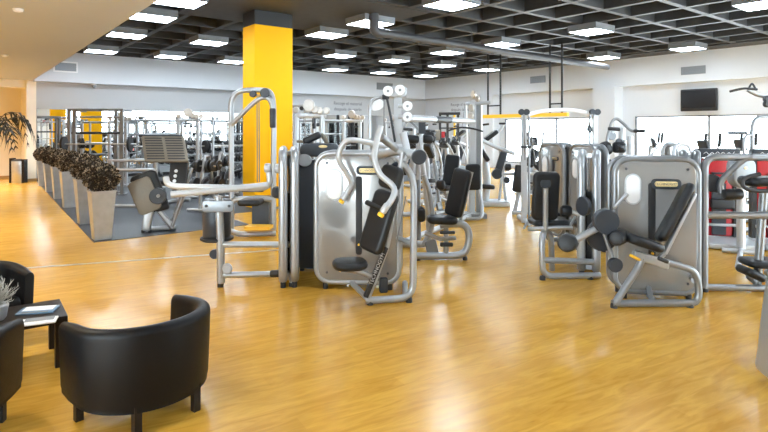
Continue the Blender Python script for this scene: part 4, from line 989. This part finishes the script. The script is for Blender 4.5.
cx.location = fl(440, 13.6)
for px, Dd, rz, lab in ((452, 16.0, 0, 'far cross trainer below the black rack with the red pad'), (428, 17.5, .1, 'far cross trainer farthest to the left of the cross trainers'),
                        (712, 10.6, 2.5, 'cross trainer behind the red console, its arms raised against the window'), (748, 11.4, 2.5, 'cross trainer before the window behind the right-hand red console'),
                        (535, 15.0, 1.2, 'cross trainer at the left window behind the crossover'), (660, 13.5, 2.2, 'cross trainer by the right window hidden behind the leg extension')):
    dup(cx, fl(px, Dd), rz, lab)
Dr = 9.6; t = thing('rowing_frame', 'tall thin grey tube frame by the window above the far right red console', 'exercise machine', fl(752, Dr))
part(t, 'frame', MB().tube([fl(752, Dr), P(752, 125, Dr), P(757, 116.5, Dr), P(790, 116, Dr)], .035, .15), M['dark_silver'])
part(t, 'frame', MB().tube([fl(743, Dr), P(744, 140, Dr), P(747, 135, Dr), P(753, 135, Dr)], .03, .1), M['silver'])
part(t, 'cross_handle', MB().roller(P(728, 133, Dr), P(747, 133, Dr), .025), M['char'])
part(t, 'floor_beam', MB().tube([fl(738, Dr)+UP*.04, fl(790, Dr)+UP*.04], .04), M['dark_silver'])
# black rack with hanging gear in the back corner
Dk = 22.0; t = thing('black_rack', 'black upright rack in the far back corner of the gym', 'rack', fl(448, Dk))
for px in (440, 447.5, 458): part(t, 'upright', MB().box((P(px, 113, Dk)+fl(px, Dk))/2, (.09, .09, P(px, 113, Dk).z), RT, FW), M['black_paint'], smooth=False)
part(t, 'top_bar', MB().tube([P(439, 113.5, Dk), P(460, 113.5, Dk)], .06), M['black_paint'])
part(t, 'cross_bar', MB().tube([P(439, 128, Dk), P(460, 128, Dk)], .03), M['black_paint'])
for nm, mt, u, py, w_, h_, lab in (('kick_shield', 'red', 443.4, 136, .16, .36, 'red pad hanging on the black rack in the back corner'), ('kick_shield', 'tan', 436.8, 135, .28, .42, 'brown pad hanging left of the black rack in the back corner')):
    solo(nm, MB().slab(P(u, py, Dk-.13), RT, UP, rrect(w_, h_, .03), .1, .03), M[mt], lab, 'pad', P(u, py, Dk-.13))
mb = MB().tube([P(454.5, 115, Dk-.25), P(454.5, 138, Dk-.25)], .045)
t = thing('strap_trainer', 'bright yellow strap trainer hanging from the black rack in the back corner', 'strap trainer', P(454.5, 115, Dk-.25))
part(t, 'strap', mb, M['yellow']); part(t, 'handle_loop', MB().tube([P(454.5, 137, Dk-.25), P(451.5, 147, Dk-.25), P(457.5, 147, Dk-.25)], .06, .1, cyclic=True), M['yellow'])
# black wall bars right of the pillar
Dw = 21.0
for i, (a0, b0) in enumerate(((338, 349), (353, 362))):
    t = thing('wall_bars', ('black upright wall bars right of the pillar, left pair below the notice', 'black upright wall bars below the end of the wall notice')[i], 'wall bars', fl((a0+b0)/2, Dw), 'black wall bars at the back')
    for px in (a0, b0): part(t, 'upright', MB().box((P(px, 115, Dw)+fl(px, Dw))/2, (.11, .09, P(px, 115, Dw).z), RT, FW), M['black_paint'], smooth=False)
    for k in range(6): part(t, 'rung', MB().tube([zpt(a0, 100, Dw, .3+.27*k), zpt(b0, 100, Dw, .3+.27*k)], .02, n=8), M['char'])
# power rack on the rubber floor by the planters
Dk = 15.0; s = Plane(fl(98, Dk), 6)
t = thing('power_rack', 'steel power rack with barbell rails on the rubber floor behind the planters', 'rack', fl(98, Dk))
for u, o in ((74.5, 0), (122, 0), (69, .7), (116, .7)):
    part(t, 'upright', MB().box((s.at(u, 109, o)+V((*s.at(u, 109, o).xy, 0)))/2, (.085, .085, s.at(u, 109, o).z), s.e, s.n), M['dark_silver'], smooth=False)
    part(t, 'foot_plate', MB().box(V((*s.at(u, 109, o).xy, .02)), (.2, .2, .025), s.e, s.n), M['dark_silver'], smooth=False)
for o in (0, .7): part(t, 'top_bar', MB().box((s.at(74.5-o*9, 110, o)+s.at(122-o*8, 110, o))/2, ((s.at(122, 110, o)-s.at(74.5, 110, o)).length, .08, .07), s.e, s.n), M['dark_silver'], smooth=False)
for u in (74.5, 122):
    a = s.at(u, 110, 0); part(t, 'side_bar', MB().tube([a, a+s.n*.7], .04, n=8), M['dark_silver'])
part(t, 'chin_bar', MB().tube([s.at(74, 117, 0), s.at(122, 117, 0)], .03), M['silver'])
part(t, 'barbell', MB().tube([s.at(58, 144, -.15), s.at(136, 144, -.15)], .022), M['steel'])
part(t, 'safety_bar', MB().tube([s.at(72, 133, 0), s.at(124, 133, 0)], .035), M['char'])
for u in (64, 130): part(t, 'weight_plate', MB().disc(s.at(u, 144, -.15), s.e, .21, .06), M['rubber'])
# racks of dumbbells along the mirror
def dumbbell_rack(x0, x1, y, lab):
    t = thing('dumbbell_rack', lab, 'rack', ((x0+x1)/2, y, .006), 'dumbbell racks along the mirror')
    for x in (x0, x1):
        part(t, 'side_frame', MB().tube([(x, y-.3, .03), (x, y-.25, .45), (x, y+.15, 1.3), (x, y+.25, .03)], .04, .12), M['silver'])
    for k, (yy, z) in enumerate(((y-.2, .46), (y-.03, .82), (y+.1, 1.14))):
        part(t, 'shelf_rail', MB().tube([(x0, yy-.1, z), (x1, yy-.1, z)], .028).tube([(x0, yy+.1, z+.05), (x1, yy+.1, z+.05)], .028), M['silver'])
    return t
db = solo('dumbbell', MB().tube([(0, -.12, 0), (0, .12, 0)], .016).lathe((0, -.17, 0), (0, 1, 0), [(.06, 0), (.078, .012), (.078, .1), (.06, .11)], 14).lathe((0, .06, 0), (0, 1, 0), [(.06, 0), (.078, .012), (.078, .1), (.06, .11)], 14), M['rubber'], 'x', 'dumbbell', (0, 0, 0), 'black dumbbells on the mirror racks')
TL = ('black round dumbbell on the lowest tier of a rack along the mirror', 'black round dumbbell on the middle tier of a rack along the mirror', 'black round dumbbell on the top tier of a rack along the mirror')
first = True
for x0, x1, lab in ((6.0, 8.2, 'three tier dumbbell rack against the mirror, left of the two'), (8.7, 10.9, 'three tier dumbbell rack against the mirror, nearest the yellow pillar')):
    y = 21.7; dumbbell_rack(x0, x1, y, lab)
    for k, (yy, z) in enumerate(((y-.2, .46), (y-.03, .82), (y+.1, 1.14))):
        for i in range(9):
            p = V((x0+.15+(x1-x0-.3)*i/8, yy, z+.125))
            if first: db.location = p; db['label'] = TL[k]; first = False
            else: dup(db, p, 0, TL[k])
# benches on the rubber floor
def bench(lab, incl):
    t = thing('weight_bench', lab, 'bench', (0, 0, .006), 'benches on the rubber floor')
    part(t, 'frame', MB().tube([(-.6, 0, .06), (.6, 0, .06)], .04).tube([(-.6, -.28, .05), (-.6, .28, .05)], .04).tube([(.6, -.22, .05), (.6, .22, .05)], .04), M['silver'])
    part(t, 'leg', MB().tube([(-.5, 0, .06), (-.3, 0, .42)], .035), M['silver']); part(t, 'leg', MB().tube([(.55, 0, .06), (.35, 0, .42)], .035), M['silver'])
    part(t, 'seat', MB().pad((.1, 0, .46), (.6, 0, .48), V((0, 1, 0)), .3, .08, .03), M['vinyl'])
    part(t, 'backrest', MB().pad((.06, 0, .47), (-.72, 0, .47+incl), V((0, 1, 0)), .3, .08, .03), M['vinyl'])
    return t
BL = [((4.0, 13.6), .5, .0, 'flat weight bench on the rubber floor just left of the leg press'), ((4.6, 16.6), 1.2, 0, 'weight bench beside the power rack in the mirror zone'),
      ((6.6, 17.8), 2.2, 0, 'weight bench in front of the left dumbbell rack'), ((9.4, 18.6), 1.4, 0, 'weight bench in front of the right dumbbell rack'), ((11.6, 19.6), .6, 0, 'weight bench farthest right before the mirror'), ((5.6, 14.6), 2.8, 0, 'weight bench behind the leg press foot plate')]
b0 = bench(BL[0][3], .22); b0.location = (*BL[0][0], .006); b0.rotation_euler.z = BL[0][1]
for xy, rz, _, lab in BL[1:]: dup(b0, (*xy, .006), rz, lab)
# plate trees
def plate_tree():
    t = thing('weight_plate_tree', 'x', 'rack', (0, 0, .006), 'weight plate trees')
    part(t, 'stand', MB().tube(spline([(-.3, 0, .05), (-.24, 0, .6), (-.1, 0, 1.15), (0, 0, 1.2), (.1, 0, 1.15), (.24, 0, .6), (.3, 0, .05)]), .035).tube([(-.3, -.3, .05), (-.3, .3, .05)], .035).tube([(.3, -.3, .05), (.3, .3, .05)], .035), M['silver'])
    for x, z in ((-.25, .55), (.25, .55), (-.14, 1.0), (.14, 1.0)):
        part(t, 'peg', MB().tube([(x, -.28, z), (x, .28, z)], .02), M['steel'])
        for k in (-1, 1):
            part(t, 'weight_plate', MB().disc((x, k*.12, z), (0, 1, 0), .2 if z < .8 else .14, .06), M['rubber'])
            part(t, 'weight_plate', MB().disc((x, k*.21, z), (0, 1, 0), .15 if z < .8 else .11, .05), M['rubber'])
    return t
pt_ = plate_tree()
for i, (px, Dd, rz, lab) in enumerate(((207, 12.2, .7, 'plate tree with black weight plates, right of the leg press foot plate'), (221, 14.0, .9, 'plate tree with black weight plates, left of the looped pulldown machine'), (244, 16.5, 1.1, 'plate tree seen through the looped pulldown machine'))):
    q = fl(px, Dd); q.z = .006
    if i == 0: pt_.location = q; pt_.rotation_euler.z = rz; pt_['label'] = lab
    else: dup(pt_, q, rz, lab)
# smith frames and pulley frames in the mirror zone
def smith(lab):
    t = thing('smith_machine', lab, 'rack', (0, 0, .006), 'smith machines in the mirror zone')
    for x in (-.95, .95):
        for y in (-.45, .45): part(t, 'upright', MB().tube([(x, y, 0), (x, y, 2.15)], .04, n=10), M['silver'])
        part(t, 'side_bar', MB().tube([(x, -.45, 2.12), (x, .45, 2.12)], .04), M['silver'])
        part(t, 'foot_bar', MB().tube([(x, -.6, .05), (x, .6, .05)], .045), M['silver'])
    for y in (-.45, .45): part(t, 'top_bar', MB().tube([(-.95, y, 2.12), (.95, y, 2.12)], .04), M['silver'])
    part(t, 'barbell', MB().tube([(-1.25, -.2, 1.25), (1.25, -.2, 1.25)], .022), M['steel'])
    for x in (-1.12, -1.03, 1.03, 1.12): part(t, 'weight_plate', MB().disc((x, -.2, 1.25), (1, 0, 0), .22, .05), M['rubber'])
    for z in (.8, 1.65): part(t, 'cross_tube', MB().tube([(-.95, .45, z), (.95, .45, z)], .03), M['silver'])
    for x, z in ((-.95, 2.2), (-.8, 2.2), (.8, 2.2), (.95, 2.2)): part(t, 'pulley', MB().disc((x, -.45, z), (0, 1, 0), .06, .04), M['vent'])
    return t
sm = smith('silver smith machine in the mirror zone behind the leg press foot plate'); sm.location = (*fl(150, 18.6).xy, .006); sm.rotation_euler.z = -.15
dup(sm, (*fl(232, 19.6).xy, .006), .1, 'silver smith machine in the mirror zone left of the pulldown loop')
dup(sm, (*fl(330, 19.0).xy, .006), .1, 'silver smith machine in front of the black wall bars, right of the pillar')
# more pulley stations far back
cs = bpy.data.objects['cable_station']
for px, Dd, rz, lab in ((118, 17.2, .5, 'pulley station far back behind the power rack in the mirror zone'), (188, 14.2, .3, 'pulley station in the mirror zone between the foot plate and the plate trees'), (352, 15.5, -.2, 'pulley station far behind the chest press, below the wall notice'), (392, 19.5, -.3, 'pulley station at the far back, right of the looped tube of the multi gym')):
    dup(cs, fl(px, Dd), rz, lab)
# further machines of the same makes, standing deeper in the hall
def again(src, px, D, rz, lab): return dup(bpy.data.objects[src], fl(px, D), rz, lab)
again('incline_press', 430, 14.6, .9, 'white plate-loaded press in the far middle, seen under the long crossbeam')
again('incline_press', 462, 17.6, -.5, 'white plate-loaded press far back beside the black rack')
again('dip_machine', 408, 11.4, .4, 'machine with black pads right behind the chest press, below the white pulleys')
again('thigh_machine', 448, 11.6, .8, 'seat machine deep in the middle, behind the backrest of the looped one')
again('abdominal_machine', 424, 19.2, 0, 'charcoal tower machine at the far back under the crossbeam')
again('lat_pulldown', 300, 15.8, .2, 'looped pulldown machine at the far back, right behind the yellow pillar edge')
again('leg_press', 268, 14.9, 2.6, 'leg press deep in the mirror zone behind the looped pulldown machine')
again('back_extension_bench', 546, 12.6, .6, 'A-framed bench behind the black backrest, under the pulley crossover arch')
# low silver rail in front of the power rack
Dr = 12.4
t = thing('barbell_stand', 'low silver rail stand behind the nearest planter, left of the leg press', 'rack', fl(132, Dr))
for px in (112, 156): part(t, 'post', MB().tube([fl(px, Dr)+UP*.006, P(px, 160, Dr)], .04), M['silver'])
part(t, 'rail', MB().tube([P(104, 170, Dr), P(158, 170, Dr)], .045), M['silver'])
part(t, 'rail', MB().tube([P(108, 160.5, Dr), P(166, 160.5, Dr)], .03), M['silver'])
part(t, 'foot_beam', MB().tube([P(108, 206, Dr), P(142, 206, Dr)], .04), M['silver'])
# ------------------------------------------------------------------ camera, light, view
cd = bpy.data.cameras.new('camera'); co = bpy.data.objects.new('camera', cd); C.objects.link(co); scn.camera = co
cd.sensor_width = 36; cd.lens = 36*F/768; cd.shift_y = -(216-HOR)/768; cd.clip_start = .05; cd.clip_end = 200
co.location = (0, 0, EYE); co.rotation_euler = (math.pi/2, 0, -YAW)
wd_ = bpy.data.worlds.new('sky'); scn.world = wd_; wd_.use_nodes = True
bg = wd_.node_tree.nodes['Background']; bg.inputs[0].default_value = (.82, .92, 1.0, 1); bg.inputs[1].default_value = 5.5
for i, (x, y) in enumerate(((-.5, 6.5), (-2.5, 10), (.3, 12), (-1.5, 17), (.2, 20.5), (-2.5, 3), (-1.6, 22.2))):  # unseen downlights; extra strong ones added near the far wall to brighten it
    p = V((x, y, ZLOW))
    dl = thing('downlight', 'unseen recessed warm downlight in the plaster lobby ceiling, lighting the lobby', 'downlight', p, 'recessed lobby downlights')
    part(dl, 'ring', MB().lathe(p-UP*.02, UP, [(.09, 0), (.11, .02)], 20), M['white'])
    L_ = bpy.data.lights.new('lamp', 'SPOT'); L_.energy = 380 if y > 16 else 170; L_.color = (1, .95, .86); L_.spot_size = 2.4; L_.spot_blend = 1; L_.shadow_soft_size = .08
    lo = bpy.data.objects.new('lamp', L_); C.objects.link(lo); lo.parent = dl; lo.location = (0, 0, -.04)
vs = scn.view_settings; vs.view_transform = 'Standard'; vs.look = 'None'; vs.exposure = 1.62; vs.gamma = 1.0; vs.use_curve_mapping = False
scn.cycles.max_bounces = 10; scn.cycles.diffuse_bounces = 5; scn.cycles.glossy_bounces = 5; scn.cycles.sample_clamp_indirect = 8; scn.cycles.use_denoising = True
